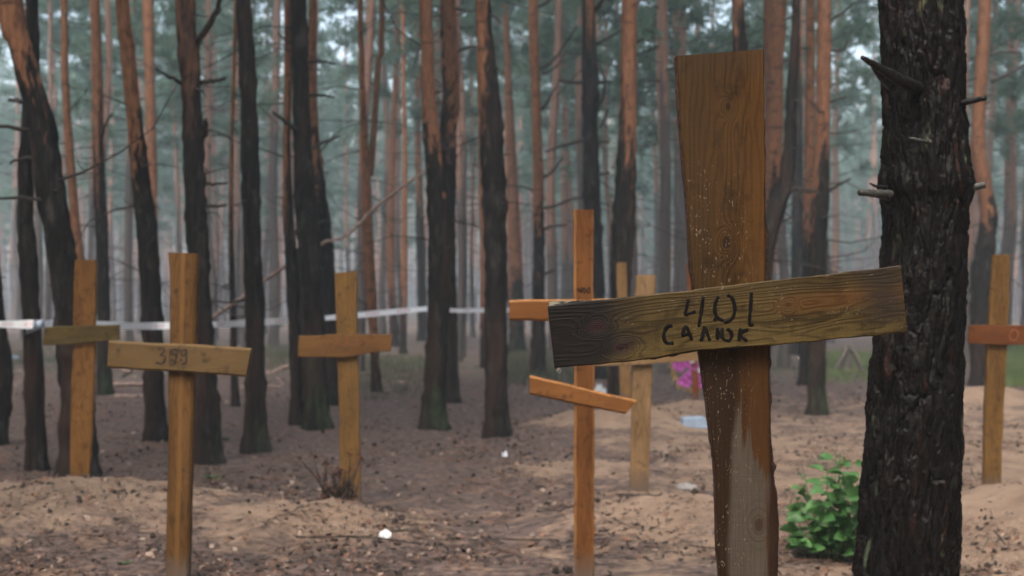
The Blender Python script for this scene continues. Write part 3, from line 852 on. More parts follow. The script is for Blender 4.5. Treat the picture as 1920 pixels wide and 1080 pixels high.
# far wood as one mass
def far_and_unseen_forest():
    mb = MB()
    rs = np.random.default_rng(31)
    C, D1, D2 = [], [], []
    for _ in range(2700):
        d = math.sqrt(rs.uniform(84 ** 2, 165 ** 2))
        px = rs.uniform(-900, 2820)
        if px < 950 and rs.random() < 0.2: continue
        x = (px - 960) * d / F
        r = rs.uniform(0.055, 0.10); H = rs.uniform(13, 17)
        lx = rs.normal(0, 0.25)
        tube(mb, [(x, d, -0.3), (x + lx * 0.5, d, H * 0.5), (x + lx, d, H)], [r, r * 0.8, 0.03], 5, 0, np.array([0, 1, 1.0]), cap=False)
        low = rs.random() < (0.6 if px > 1010 else 0.15)
        z0 = rs.uniform(3.5, 6) if low else rs.uniform(8, 10)
        m = 85 if px < 950 else 115
        zz = rs.uniform(z0, H, m)
        rr = 2.0 * np.sqrt(rs.random(m)) * (0.5 + 0.6 * np.sin(np.pi * (zz - z0) / (H - z0 + 0.1)))
        aa = rs.uniform(0, 6.28, m)
        C.append(np.stack([x + lx + rr * np.cos(aa), d + rr * np.sin(aa), zz], 1))
        dr = rs.normal(0, 1, (m, 3)); dr /= np.linalg.norm(dr, axis=1)[:, None]
        D1.append(dr * rs.uniform(0.2, 0.5, (m, 1)))
        s2 = np.cross(dr, rs.normal(0, 1, (m, 3))); s2 /= np.linalg.norm(s2, axis=1)[:, None]
        D2.append(s2 * rs.uniform(0.05, 0.14, (m, 1)))
    # unseen wood round both sides and behind the viewer, crowned densely to block sky light
    for _ in range(680):
        d = math.sqrt(rs.uniform(5.5 ** 2, 50 ** 2))
        a = rs.uniform(math.radians(24.5), math.radians(335.5))
        x, y = d * math.sin(a), d * math.cos(a)
        r = rs.uniform(0.09, 0.14); H = rs.uniform(14, 17)
        tube(mb, [(x, y, -0.3), (x + rs.normal(0, 0.1), y, H * 0.35), (x, y, H)], [r, r * 0.85, 0.03], 7, 0, np.array([0, 0.3, 1.0]), cap=False)
        z0 = rs.uniform(2.2, 5.5); m = 800
        zz = rs.uniform(z0, H, m)
        rr = 2.0 * np.sqrt(rs.random(m)) * (0.5 + 0.6 * np.sin(np.pi * (zz - z0) / (H - z0 + 0.1)))
        aa = rs.uniform(0, 6.28, m)
        C.append(np.stack([x + rr * np.cos(aa), y + rr * np.sin(aa), zz], 1))
        dr = rs.normal(0, 1, (m, 3)); dr /= np.linalg.norm(dr, axis=1)[:, None]
        D1.append(dr * rs.uniform(0.16, 0.34, (m, 1)))
        s2 = np.cross(dr, rs.normal(0, 1, (m, 3))); s2 /= np.linalg.norm(s2, axis=1)[:, None]
        D2.append(s2 * rs.uniform(0.04, 0.10, (m, 1)))
    C, D1, D2 = map(np.concatenate, (C, D1, D2))
    v = np.stack([C - D1, C - D2, C + D1, C + D2], 1).reshape(-1, 3)
    mb.add(v, np.arange(len(v)).reshape(-1, 4), 1)
    o = mb.build("far_and_unseen_forest", [M_BARK_HAZED_FAR, M_NEEDLE], attr_name="bark", smooth=False)
    tag(o, "far pine wood dissolving into blue-green mist, with unseen shading trees round the viewer", "forest", kind="stuff")
far_and_unseen_forest()

# ------------------------------------------------------------------ crosses
def board(name, sections, y0, T, mat, parent, base, d, cham=0.003, n=60, wob=0.6, seed=0, smooth=False, edge=None):
    """sections: list of ((px,py),(px,py)) pairs of edge points along the board, lofted and given thickness."""
    sec = np.array([[a[0], a[1], b[0], b[1]] for a, b in sections], float)
    s = np.r_[0, np.cumsum(np.hypot(*np.diff((sec[:, :2] + sec[:, 2:]) / 2, axis=0).T))]
    q = np.linspace(0, s[-1], n)
    q = np.unique(np.r_[q, s])
    I = np.stack([np.interp(q, s, sec[:, i]) for i in range(4)], 1)
    along = np.gradient((I[:, :2] + I[:, 2:]) / 2, axis=0)
    acr = (I[:, 2:] - I[:, :2]); acr /= np.linalg.norm(acr, axis=1)[:, None]
    wa = wob * fbm(q * 0.035, q * 0 + seed, s=seed * 3 + 1, o=4); wbn = wob * fbm(q * 0.035, q * 0 + seed, s=seed * 3 + 2, o=4)
    I[:, :2] += acr * wa[:, None]; I[:, 2:] += acr * wbn[:, None]
    mb = MB(); V = []
    for ax, ay, bx, by in I:
        a = np.array(P(ax, ay, d)) - np.array(base); b = np.array(P(bx, by, d)) - np.array(base)
        u = (b - a) / np.linalg.norm(b - a)
        yv = np.array([0, 1.0, 0])
        a = a + yv * y0; b = b + yv * y0
        V += [a + u * cham, b - u * cham, b + yv * cham, b + yv * (T - cham), b - u * cham + yv * T, a + u * cham + yv * T, a + yv * (T - cham), a + yv * cham]
    m = len(I); f = []
    for i in range(m - 1):
        for j in range(8):
            k = (j + 1) % 8
            f.append([i * 8 + j, i * 8 + k, (i + 1) * 8 + k, (i + 1) * 8 + j])
    f.append(list(range(8))); f.append([(m - 1) * 8 + j for j in range(8)])
    mb.add(V, f)
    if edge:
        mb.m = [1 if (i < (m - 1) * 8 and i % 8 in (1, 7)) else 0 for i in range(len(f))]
    return mb.build(name, [mat, edge] if edge else mat, parent, smooth=smooth, recalc=True)

def lettering(name, strokes, d, y, parent, base, mat=None, squash=0.10, seed=1):
    mb = MB(); rs = np.random.default_rng(seed)
    for pl, w in strokes:
        pl = np.array(pl, float)
        n = max(6, int(np.sum(np.hypot(*np.diff(pl, axis=0).T)) / 3))
        sp = smooth_path(pl, n) if len(pl) > 2 else smooth_path(pl, n)
        pts = np.array([np.array(P(a, b, d)) - np.array(base) for a, b in sp])
        r = w * 0.62 * d / F * (1 + 0.22 * vnoise(np.arange(n) * 0.6, np.zeros(n), s=seed)) 
        m2 = MB(); tube(m2, pts, r, 8)
        v = np.concatenate(m2.v); v[:, 1] = y + (v[:, 1] - 0) * squash
        mb.add(v, m2.f)
    return mb.build(name, mat or M_INK, parent)

def post_sections(rows, base_py):
    """rows of y, xl, xr ; first row may carry two heights (yl, yr)."""
    out = []
    for r in rows:
        y, xl, xr = r[0], r[1], r[2]
        yl, yr = (y if isinstance(y, tuple) else (y, y))
        out.append(((xl, yl), (xr, yr)))
    (xl, y), (xr, _) = out[-1]
    if base_py > y:
        out.append(((xl, base_py), (xr, base_py)))
    (xl, y), (xr, _) = out[-1]
    return out

CG = "wooden crosses over the graves"
ORANGE = ((0.1225, 0.04935, 0.012), (0.294, 0.141, 0.038))
def cross(label, d, foot, rows, bars, cols=ORANGE, barcols=None, T=0.035, Tb=0.025, yaw=0.0, seed=1, cham=0.003, letters=(), barknots=(), postextra=None, barextra=None, inset=False, edgecols=None, stripe=None, knots_post=(), grain=1.0):
    fx, fy = foot
    base = P(fx, fy, d); base.z = gz(base.x, base.y)
    t = thing("grave_cross", base, label, "cross", CG)
    gy_ = HZ + (CAM_H - base.z + 0.25) * F / d
    if stripe:
        (sx0, sy0), (sx1, sy1), sw = stripe
        def postextra(c, col):
            k = c['k']
            zc = lambda py: CAM_H - (py - HZ) * d / F - base.z
            xc = lambda px: (px - 960) * d / F - base.x
            ctr = k.mapr(c['Z'], zc(sy1), zc(sy0), xc(sx1), xc(sx0))
            ctr = k.math('ADD', ctr, k.math('MULTIPLY', k.math('SUBTRACT', c['blot'], 0.5), 0.012))
            w_ = sw * d / F
            g = k.mapr(k.math('ABSOLUTE', k.math('SUBTRACT', c['X'], ctr)), w_ * 1.3, w_ * 0.3, 0, 0.6, True)
            return k.mix(g, col, tuple(min(1, 1.45 * q) for q in cols[1]))
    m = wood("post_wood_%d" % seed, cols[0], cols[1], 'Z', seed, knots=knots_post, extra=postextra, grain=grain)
    em = wood("paler_edge_%d" % seed, *edgecols, 'Z', seed, grain=0.5) if edgecols else None  # chamfer faces take a paler wood than the flats
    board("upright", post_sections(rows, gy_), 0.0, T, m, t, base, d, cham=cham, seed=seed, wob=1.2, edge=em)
    bo = []
    for i, (nm, sec, y0, tb) in enumerate(bars):
        bc = barcols or cols
        mm = wood("bar_wood_%d_%d" % (seed, i), bc[0], bc[1], 'X', seed + 3 + i, knots=barknots, extra=barextra, grain=grain)
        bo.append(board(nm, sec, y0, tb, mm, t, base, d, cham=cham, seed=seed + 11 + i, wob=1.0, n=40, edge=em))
    if len(bars) == 1:
        sec, y0 = bars[0][1], bars[0][2]
        mid = [r for r in rows if True][len(rows) // 2]
        cxp = 0.5 * (rows[0][1] + rows[0][2]) * 0.5 + 0.25 * (mid[1] + mid[2])
        cyp = np.mean([p[1] for q_ in sec for p in q_])
        nm_ = MB()
        for k_, (ox, oy) in enumerate(((-0.018, 0.018), (0.02, -0.014))):
            p = np.array(P(cxp, cyp, d)) - np.array(base) + np.array([ox, y0, oy])
            tube(nm_, [p + (0, 0.004, 0), p - (0, 0.0015, 0), p - (0, 0.0022, 0)], [0.0042, 0.0042, 0.002], 10)
        nm_.build("nail_heads", M_NAIL, bo[0])
    for (nm, strokes, y, mat, par) in letters:
        lettering(nm, strokes, d, y, bo[par] if par is not None else [c for c in t.children if c.name.startswith("upright")][0], base, mat)
    t.rotation_euler = (0, 0, yaw)
    return t, base, bo

M_NAIL = mat_simple("rusty_nail", (0.03, 0.016, 0.010), (0.09, 0.045, 0.025), 90, 0.6, 0.2)
M_FADED = mat_simple("faded_ink", (0.022, 0.014, 0.010), (0.055, 0.032, 0.020), 90, 0.7, 0.1)
M_RUSTINK = mat_simple("faded_red_ink", (0.16, 0.045, 0.02), (0.26, 0.09, 0.04), 90, 0.7, 0.1)

# bare cross at the far left
cross("light orange wooden cross with a bare dark olive arm, leftmost of the crosses", 7.45, (150, 905),
      [(487, 140, 178), (560, 138, 178), (640, 137, 177), (720, 134, 175), (800, 132, 172), (905, 131, 166)],
      [("crossbar", [((84, 648), (86, 613)), ((155, 643), (155, 611)), ((225, 637), (224, 608))], -0.026, 0.024)],
      barcols=((0.06375, 0.0432, 0.0132), (0.195, 0.1332, 0.045)), seed=1, yaw=0.05, T=0.04)
# 399
zz = lambda pts: [(190 + x / 6.4, 620 + y / 6.4) for x, y in pts]
s399 = [(zz([(710, 215), (765, 205), (780, 240), (735, 285), (785, 300), (790, 350), (745, 390), (680, 378)]), 3.2),
        (zz([(935, 225), (880, 215), (855, 260), (900, 285), (945, 250), (930, 300), (905, 395)]), 3.2),
        (zz([(1045, 225), (1005, 230), (985, 280), (1020, 295), (1048, 250), (1045, 215), (1045, 330), (1035, 392), (985, 385)]), 2.8),
        (zz([(850, 215), (850, 395), (905, 390)]), 2.0), (zz([(865, 230), (935, 300)]), 3.5), (zz([(940, 225), (985, 240)]), 3.0), (zz([(860, 345), (890, 350)]), 4.0), (zz([(960, 340), (1000, 345)]), 3.0)]
cross("brown wooden cross with the number 399 on its arm", 5.1, (334, 1100),
      [((473, 475), 315, 370), (540, 318, 368), (640, 317, 365), (700, 314, 362), (800, 314, 361), (900, 313, 357), (1000, 310, 355), (1090, 308, 352)],
      [("crossbar", [((204, 690), (206, 639)), ((300, 695), (300, 643)), ((400, 701), (400, 647)), ((465, 706), (475, 652))], -0.027, 0.026)],
      cols=((0.05018, 0.02326, 0.006656), (0.1299, 0.0643, 0.0192)), barcols=((0.0648, 0.0383, 0.01512), (0.149, 0.09257, 0.03864)), seed=2, T=0.05, cham=0.008, yaw=-0.04, stripe=((343, 490), (331, 1090), 5.0),
      letters=[("number_lettering", s399, -0.0285, M_FADED, 0)])
# faded number
y2 = lambda pts: [(540 + x / 5.14, 490 + y / 5.14) for x, y in pts]
s39x = [(y2([(450, 745), (480, 735), (490, 770), (470, 790), (480, 800)]), 2.2), (y2([(585, 745), (560, 740), (555, 765), (580, 775), (570, 810)]), 2.0), (y2([(690, 745), (705, 770), (690, 800), (670, 780), (690, 745)]), 2.0)]
cross("yellowish wooden cross with a faded unreadable number, dried plant at its foot", 7.1, (655, 932),
      [((512, 508), 627, 669), (570, 629, 669), (640, 631, 669), (700, 634, 672), (800, 636, 674), (932, 637, 676)],
      [("crossbar", [((560, 669), (562, 630)), ((600, 669), (600, 628)), ((648, 670), (640, 626)), ((690, 662), (690, 627)), ((733, 658), (735, 626))], -0.026, 0.025)],
      cols=((0.0874, 0.04515, 0.01204), (0.1978, 0.1075, 0.03225)), barcols=((0.1014, 0.04259, 0.01254), (0.1943, 0.09937, 0.02978)), seed=3, T=0.045, yaw=0.03,
      letters=[("number_lettering", s39x, -0.0275, M_RUSTINK, 0)])
# 400 : tall planed cross with slanting foot bar
f4 = lambda pts: [(780 + x / 4.5, 540 + y / 4.5) for x, y in pts]
s400 = [(f4([(1368, 0), (1368, 22), (1392, 20)]), 2.6), (f4([(1396, -5), (1390, 45)]), 2.6),
        (f4([(1415, 0), (1408, 25), (1420, 46), (1432, 22), (1418, -2)]), 2.4), (f4([(1455, 0), (1444, 25), (1452, 46), (1470, 22), (1462, -4), (1450, 2)]), 2.4)]
c400, b400, bo400 = cross("tall smooth orange cross with the number 400 and a slanting lower bar", 5.0, (1094, 1122),
      [(393, 1076, 1113), (560, 1076, 1113), (700, 1077, 1115), (900, 1077, 1115), (1100, 1077, 1115)],
      [("crossbar", [((955, 601), (955, 562)), ((1060, 602), (1060, 561)), ((1233, 603), (1233, 560))], -0.005, 0.035),
       ("slanting_bar", [((993, 740), (993, 703)), ((1172, 777), (1194, 751))], -0.007, 0.037)],
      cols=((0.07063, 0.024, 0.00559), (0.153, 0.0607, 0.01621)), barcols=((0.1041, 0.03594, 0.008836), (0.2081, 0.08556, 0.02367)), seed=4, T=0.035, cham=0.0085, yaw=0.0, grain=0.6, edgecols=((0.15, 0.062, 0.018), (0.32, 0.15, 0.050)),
      letters=[("number_lettering", s400, -0.0006, None, None)])
# plain one behind 400
cross("pale brown wooden cross standing on its own just right of cross 400", 7.1, (1200, 932),
      [(515, 1193, 1230), (600, 1190, 1228), (700, 1186, 1223), (800, 1184, 1220), (932, 1181, 1215)],
      [("crossbar", [((1105, 688), (1105, 648)), ((1200, 683), (1200, 645)), ((1312, 677), (1312, 640))], -0.026, 0.025)],
      cols=((0.1211, 0.0684, 0.0297), (0.2652, 0.1653, 0.0825)), seed=5, T=0.04, yaw=0.02)
# thinner one further back
cross("narrow light cross farther back, peeping out between cross 400 and the plain brown one", 12.0, (1172, 752),
      [(492, 1156, 1175), (600, 1158, 1177), (700, 1162, 1182), (752, 1163, 1185)],
      [("crossbar", [((1118, 600), (1118, 578)), ((1230, 597), (1230, 575))], -0.026, 0.025)],
      cols=((0.143, 0.0728, 0.025), (0.275, 0.156, 0.06)), seed=6, T=0.04)
# cross with wreath
cross("thin reddish cross half hidden behind cross 401, a purple wreath hanging on it", 14.0, (1305, 762),
      [(496, 1287, 1297), (600, 1292, 1304), (690, 1297, 1309), (762, 1300, 1311)],
      [("crossbar", [((1268, 655), (1268, 642)), ((1345, 657), (1345, 644))], 0.034, 0.022)],
      cols=((0.143, 0.0384, 0.012), (0.264, 0.0864, 0.026)), seed=7, T=0.03)
# right edge
s40x = [([(1896, 617), (1889, 628), (1894, 639), (1903, 634), (1904, 622), (1896, 617)], 2.4)]
cross("brown wooden cross with a reddish arm, near the right edge beyond the big trunk", 7.25, (1860, 920),
      [(477, 1863, 1894), (560, 1858, 1892), (640, 1852, 1889), (750, 1848, 1883), (850, 1846, 1879), (920, 1845, 1877)],
      [("crossbar", [((1814, 644), (1816, 609)), ((1870, 646), (1870, 609)), ((1950, 647), (1952, 610))], -0.026, 0.025)],
      cols=((0.08448, 0.04136, 0.01152), (0.1859, 0.09926, 0.0288)), barcols=((0.08744, 0.02401, 0.0066), (0.1603, 0.06001, 0.0165)), seed=8, T=0.04, yaw=-0.05,
      letters=[("number_lettering", s40x, -0.0275, M_RUSTINK, 0)])

# ---- 401, the near cross
def cross401():
    D = 2.36
    base = P(1400, 1700, D); base.z = gz(base.x, base.y)
    lx = lambda px: (px - 960) * D / F - base.x
    lz = lambda py: CAM_H - (py - HZ) * D / F - base.z
    t = thing("grave_cross", base, "close weathered wooden cross with the number 401 and a surname on its charred arm", "cross", CG)
    gpy = HZ + (CAM_H - base.z + 0.25) * F / D
    rows = [((105, 92), 1268, 1432), ((150, 140), 1271, 1433), (250, 1277, 1434), (350, 1286, 1435), (450, 1293, 1435), (530, 1298, 1435), (600, 1306, 1437), (650, 1312, 1440), (700, 1318, 1442),
            (750, 1324, 1443), (830, 1336, 1446), (870, 1340, 1448), (905, 1342, 1451), (945, 1343, 1457), (975, 1344, 1461), (1010, 1344, 1461), (1040, 1345, 1458), (1080, 1349, 1456), (1200, 1356, 1462)]
    def post_extra(c, col):
        k, X, Z = c['k'], c['X'], c['Z']
        nz = k.noise(k.n("CombineXYZ", {0: k.math('MULTIPLY', X, 30.0), 1: 3.0, 2: k.math('MULTIPLY', Z, 9.0)}).outputs[0], 1.0, 4.0, 0.6)
        st = k.noise(k.n("CombineXYZ", {0: k.math('MULTIPLY', X, 110.0), 1: 3.0, 2: k.math('MULTIPLY', Z, 5.0)}).outputs[0], 1.0, 3.0, 0.6)
        wv = k.math('MULTIPLY', k.math('SUBTRACT', nz, 0.5), 0.020)
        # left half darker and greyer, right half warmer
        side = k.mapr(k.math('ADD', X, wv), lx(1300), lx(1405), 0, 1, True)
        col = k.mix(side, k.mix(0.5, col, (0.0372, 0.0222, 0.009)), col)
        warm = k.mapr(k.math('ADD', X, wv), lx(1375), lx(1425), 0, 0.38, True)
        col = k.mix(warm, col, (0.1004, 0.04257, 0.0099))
        # damp brown streak below the arm
        below = k.mapr(Z, lz(640), lz(700), 0, 1, True)
        col = k.mix(k.math('MULTIPLY', below, 0.55), col, k.mix(st, (0.01848, 0.007224, 0.002612), (0.07656, 0.02993, 0.00836)))
        dl = k.math('MULTIPLY', below, k.mapr(k.math('ADD', X, wv), lx(1392), lx(1375), 0, 0.8, True))
        col = k.mix(dl, col, (0.0192, 0.0108, 0.0054))
        # bare dried grey patch, ragged top, widening downward
        nzv = k.mapr(Z, lz(1100), lz(700), 0, 1)
        pos = lambda py: (1100 - py) / 400.0
        X0, X1 = lx(1300), lx(1480)
        wd = lambda px: (px - 1300) / 180.0
        lb = k.ramp(nzv, [(0, wd(1366)), (pos(1010), wd(1364)), (pos(930), wd(1369)), (pos(830), wd(1371)), (pos(745), wd(1386)), (1.0, wd(1392))])
        rb = k.ramp(nzv, [(0, wd(1448)), (pos(960), wd(1449)), (pos(905), wd(1446)), (pos(872), wd(1428)), (pos(835), wd(1406)), (pos(740), wd(1389)), (1.0, wd(1380))])
        xn = k.mapr(k.math('ADD', X, k.math('MULTIPLY', k.math('SUBTRACT', nz, 0.5), 0.006)), X0, X1, 0, 1)
        jag = k.math('MULTIPLY', k.math('SUBTRACT', st, 0.5), 0.42)
        a = k.mapr(k.math('SUBTRACT', xn, lb), -0.03, 0.05, 0, 1, True)
        b = k.mapr(k.math('ADD', k.math('SUBTRACT', rb, xn), jag), -0.02, 0.05, 0, 1, True)
        g = k.math('MULTIPLY', k.math('MULTIPLY', a, b), below)
        gcol = k.mix(k.mapr(c['fib'], 0.3, 0.7), (0.05281, 0.03935, 0.02856), (0.0966, 0.07669, 0.05841))
        gcol = k.mix(k.mapr(c['blot'], 0.5, 0.75, 0, 0.4), gcol, (0.04125, 0.0242, 0.01485))
        # knot with rings in the bare patch
        q = k.math('ADD', k.math('POWER', k.math('DIVIDE', k.math('SUBTRACT', X, lx(1423)), 0.0075), 2.0), k.math('POWER', k.math('DIVIDE', k.math('SUBTRACT', Z, lz(984)), 0.011), 2.0))
        rings = k.math('SINE', k.math('MULTIPLY', k.math('SQRT', q), 5.0))
        ringm = k.math('MULTIPLY', k.mapr(q, 26.0, 2.0, 0, 0.45), k.mapr(rings, 0.2, 1, 0, 1))
        gcol = k.mix(ringm, gcol, (0.033, 0.0209, 0.01375))
        gcol = k.mix(k.mapr(q, 1.7, 1.0, 0, 0.85), gcol, (0.040, 0.020, 0.012))
        col = k.mix(g, col, gcol)
        # dark bark rim
        rim = k.mapr(k.math('ADD', X, k.math('MULTIPLY', k.math('SUBTRACT', nz, 0.5), 0.012)), lx(1436), lx(1446), 0, 0.9, True)
        rim = k.math('MULTIPLY', rim, k.mapr(Z, lz(690), lz(760), 0, 1, True))
        col = k.mix(rim, col, (0.022, 0.010, 0.006))
        top = k.mapr(k.math('ADD', Z, k.math('MULTIPLY', k.math('SUBTRACT', st, 0.5), 0.08)), lz(160), lz(90), 0, 0.35, True)
        col = k.mix(top, col, (0.05, 0.032, 0.02))
        lowm = k.math('MULTIPLY', k.mapr(Z, lz(250), lz(420), 0, 1, True), k.mapr(X, lx(1440), lx(1350), 0.12, 1, True))
        c['speckmask'] = k.math('MULTIPLY', lowm, k.mapr(nz, 0.36, 0.58, 0.15, 1))
        return col
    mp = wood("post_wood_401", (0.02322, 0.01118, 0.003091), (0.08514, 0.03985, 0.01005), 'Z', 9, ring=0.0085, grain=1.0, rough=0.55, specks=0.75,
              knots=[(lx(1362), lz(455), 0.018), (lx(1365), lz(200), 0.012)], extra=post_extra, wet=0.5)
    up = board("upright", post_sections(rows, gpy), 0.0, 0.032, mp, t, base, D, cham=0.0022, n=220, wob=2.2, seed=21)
    # ragged bark along both edges
    mbark = mat_simple("edge_bark", (0.010, 0.006, 0.005), (0.060, 0.028, 0.017), 120, 0.6, 0.8, 0.004)
    def strip(name, rows_, d0, wpx, side, seed, lab=None):
        rws = np.array(rows_, float)
        yy = np.arange(rws[0, 0], rws[-1, 0], 2.0)
        xx = np.interp(yy, rws[:, 0], rws[:, 1]); ww = np.interp(yy, rws[:, 0], rws[:, 2])
        jn = np.maximum(0.1, 0.85 + 0.9 * fbm(yy * 0.028, yy * 0, s=seed, o=3) + 0.12 * vnoise(yy * 0.3, yy * 0, s=seed + 5))
        m = MB(); V = []
        for y, x, w, j in zip(yy, xx, ww, jn):
            w_ = w * j
            a = np.array(P(x - side * 3, y, D)) - np.array(base); b = np.array(P(x + side * w_, y, D)) - np.array(base)
            V += [a + (0, d0, 0), b + (0, d0 + 0.004, 0), b + (0, d0 + 0.016, 0), a + (0, d0 + 0.022, 0)]
        n = len(yy); f = []
        for i in range(n - 1):
            for q in range(4):
                f.append([i * 4 + q, i * 4 + (q + 1) % 4, (i + 1) * 4 + (q + 1) % 4, (i + 1) * 4 + q])
        f += [[0, 1, 2, 3], [(n - 1) * 4 + q for q in range(4)]]
        m.add(V, f)
        return m.build(name, mbark, up, recalc=True, smooth=False)
    strip("bark_edge", [(95, 1432, 1.5), (250, 1434, 2), (400, 1435, 3), (430, 1435, 7), (520, 1436, 9), (640, 1440, 6), (760, 1443, 4), (865, 1448, 3), (876, 1449, 8), (900, 1451, 4), (960, 1459, 4), (1010, 1461, 3), (1080, 1456, 3), (1200, 1462, 3)], 0.004, 3, 1, 61)
    strip("bark_edge", [(112, 1268, 3), (180, 1272, 2.5), (300, 1282, 2), (500, 1296, 2.5), (650, 1312, 3), (700, 1318, 4), (860, 1339, 2), (1080, 1349, 2), (1200, 1356, 3)], 0.003, 3, -1, 67)
    # crossbar in front
    secs = [((1040, 692), (1027, 574)), ((1046, 690), (1034, 572)), ((1130, 682), (1120, 563)), ((1215, 674), (1210, 553)), ((1310, 657), (1305, 543)), ((1440, 648), (1432, 527)), ((1570, 636), (1560, 513)), ((1701, 624), (1689, 498))]
    # local frame of the bar is kept upright; grain follows the bar's tilt through a rotated child
    tilt = math.atan2(498 - 574, 1689 - 1027)
    def bar_extra(c, col):
        k, X, Z = c['k'], c['X'], c['Z']
        nz = k.noise(k.n("CombineXYZ", {0: k.math('MULTIPLY', X, 16.0), 1: 4.0, 2: k.math('MULTIPLY', Z, 26.0)}).outputs[0], 1.0, 5.0, 0.6)
        st = k.noise(k.n("CombineXYZ", {0: k.math('MULTIPLY', X, 10.0), 1: 9.0, 2: k.math('MULTIPLY', Z, 190.0)}).outputs[0], 1.0, 3.0, 0.6)
        s = k.math('ADD', X, k.math('MULTIPLY', k.math('SUBTRACT', nz, 0.5), 0.08))
        s = k.math('ADD', s, k.math('MULTIPLY', k.math('SUBTRACT', st, 0.5), 0.06))
        lo = k.mapr(Z, -0.052, -0.030, 0.035, 0.0, True)
        char = k.mapr(k.math('ADD', s, lo), -0.238, -0.120, 0.98, 0.0, True)
        char = k.math('MULTIPLY', char, k.mapr(c['v'], 0, 1, 1.0, 0.94))
        rch = k.math('MULTIPLY', k.mapr(s, 0.225, 0.285, 0, 0.88, True), k.mapr(Z, -0.050, -0.030, 0.12, 1, True))
        rch = k.math('MULTIPLY', rch, k.mapr(X, 0.330, 0.296, 0.5, 1, True))
        band = k.mapr(k.math('ABSOLUTE', k.math('SUBTRACT', Z, 0.012)), 0.030, 0.004, 0, 0.5, True)
        band = k.math('MULTIPLY', band, k.mapr(X, 0.05, 0.14, 0, 1, True))
        col = k.mix(band, col, (0.102, 0.03844, 0.0096))
        upd = k.mapr(k.math('ADD', Z, k.math('MULTIPLY', k.math('SUBTRACT', nz, 0.5), 0.03)), 0.018, 0.05, 0, 0.40, True)
        col = k.mix(upd, col, (0.036, 0.0228, 0.0099))
        col = k.mix(char, col, k.mix(c['fib'], (0.0036, 0.003, 0.0036), (0.0156, 0.0132, 0.0132)))
        col = k.mix(rch, col, (0.028, 0.020, 0.014))
        for kx, kz in ((-0.236, 0.012), (-0.195, -0.030)):
            q = k.math('ADD', k.math('POWER', k.math('DIVIDE', k.math('SUBTRACT', X, kx), 0.010), 2.0), k.math('POWER', k.math('DIVIDE', k.math('SUBTRACT', Z, kz), 0.0065), 2.0))
            col = k.mix(k.mapr(q, 5.0, 1.2, 0, 0.55), col, (0.036, 0.015, 0.012))
            col = k.mix(k.mapr(q, 1.5, 0.6, 0, 0.85), col, (0.018, 0.008, 0.009))
        c['speckmask'] = k.math('MULTIPLY', k.mapr(nz, 0.45, 0.62, 0.03, 1), k.mapr(X, -0.24, -0.16, 0.15, 0.75))
        return col
    mbar = wood("bar_wood_401", (0.0261, 0.0162, 0.0051), (0.107, 0.07262, 0.02397), 'X', 14, ring=0.0068, grain=1.15, rough=0.55, specks=0.75,
                knots=[(0.012, -0.236, 0.016), (-0.030, -0.195, 0.017), (0.012, 0.115, 0.010)], extra=bar_extra, wet=0.5)
    # build in the bar's own frame
    DB = D - 0.026
    c0 = P(1362, 597, DB)
    bar = board("crossbar", secs, 0.0, 0.0245, mbar, None, c0, DB, cham=0.0021, n=160, wob=1.6, seed=24)
    R = Matrix.Rotation(tilt, 4, 'Y')          # undo tilt in mesh space, reapply on the object
    bar.data.transform(R.inverted())
    bar.parent = t
    bar.matrix_local = Matrix.Translation(c0 - base) @ R
    # writing
    g5 = lambda pts: [(1010 + x / 5.333, 510 + y / 5.333) for x, y in pts]
    g6 = lambda pts: [(1350 + x / 5.143, 480 + y / 5.143) for x, y in pts]
    g7 = lambda pts: [(1100 + x / 4.908, 600 + y / 4.908) for x, y in pts]
    num = [(g5([(1497, 270), (1482, 350), (1466, 425), (1510, 415), (1570, 396)]), 4.6), (g5([(1646, 245), (1628, 380), (1600, 550)]), 5.0),
           (g5([(1800, 245), (1768, 310), (1762, 400), (1795, 460), (1850, 490)]), 5.0), (g6([(70, 372), (112, 400), (138, 470), (140, 545), (108, 612), (40, 645)]), 5.2), (g6([(-60, 600), (-30, 615)]), 7),
           (g6([(303, 350), (296, 480), (285, 660), (322, 657)]), 5.0)]
    sur = [(g7([(790, 50), (745, 60), (715, 110), (712, 170), (740, 212), (798, 210)]), 5.6),
           (g7([(885, 155), (888, 110), (915, 60), (945, 120), (970, 188)]), 5.2), (g7([(890, 140), (945, 125)]), 4.4),
           (g7([(1052, 195), (1075, 110), (1082, 62), (1110, 125), (1135, 190)]), 5.2),
           (g7([(1205, 70), (1203, 130), (1207, 182)]), 5.0), (g7([(1207, 128), (1245, 108)]), 4.2), (g7([(1248, 72), (1244, 120), (1250, 165), (1285, 190), (1318, 190)]), 5.0), (g7([(1290, 78), (1330, 115), (1332, 160), (1305, 200)]), 5.0),
           (g7([(1418, 75), (1408, 130), (1400, 195)]), 5.2), (g7([(1488, 88), (1440, 105), (1412, 140), (1440, 165), (1476, 195)]), 5.0)]
    for nm, st, sd_ in (("number_lettering", num, 3), ("surname_lettering", sur, 5)):
        o = lettering(nm, st, DB, -0.0004, None, c0, seed=sd_)
        o.data.transform(R.inverted()); o.parent = bar
    # torn bark and pale back edge behind the left end
    m = MB(); V = []
    xs = np.arange(1030, 1128, 2.0)
    for i, x in enumerate(xs):
        up_ = 564.0 - 1.2 * (x - 1030) / 98 + 1.2 * vnoise(np.array([x * 0.2]), np.array([0.0]), s=5)[0]
        lo_ = 585.0 - (x - 1030) * 0.11
        a = np.array(P(x, up_, DB)) - np.array(c0); b = np.array(P(x, lo_, DB)) - np.array(c0)
        V += [a + (0, 0.027, 0), a + (0, 0.033, 0), b + (0, 0.033, 0), b + (0, 0.027, 0)]
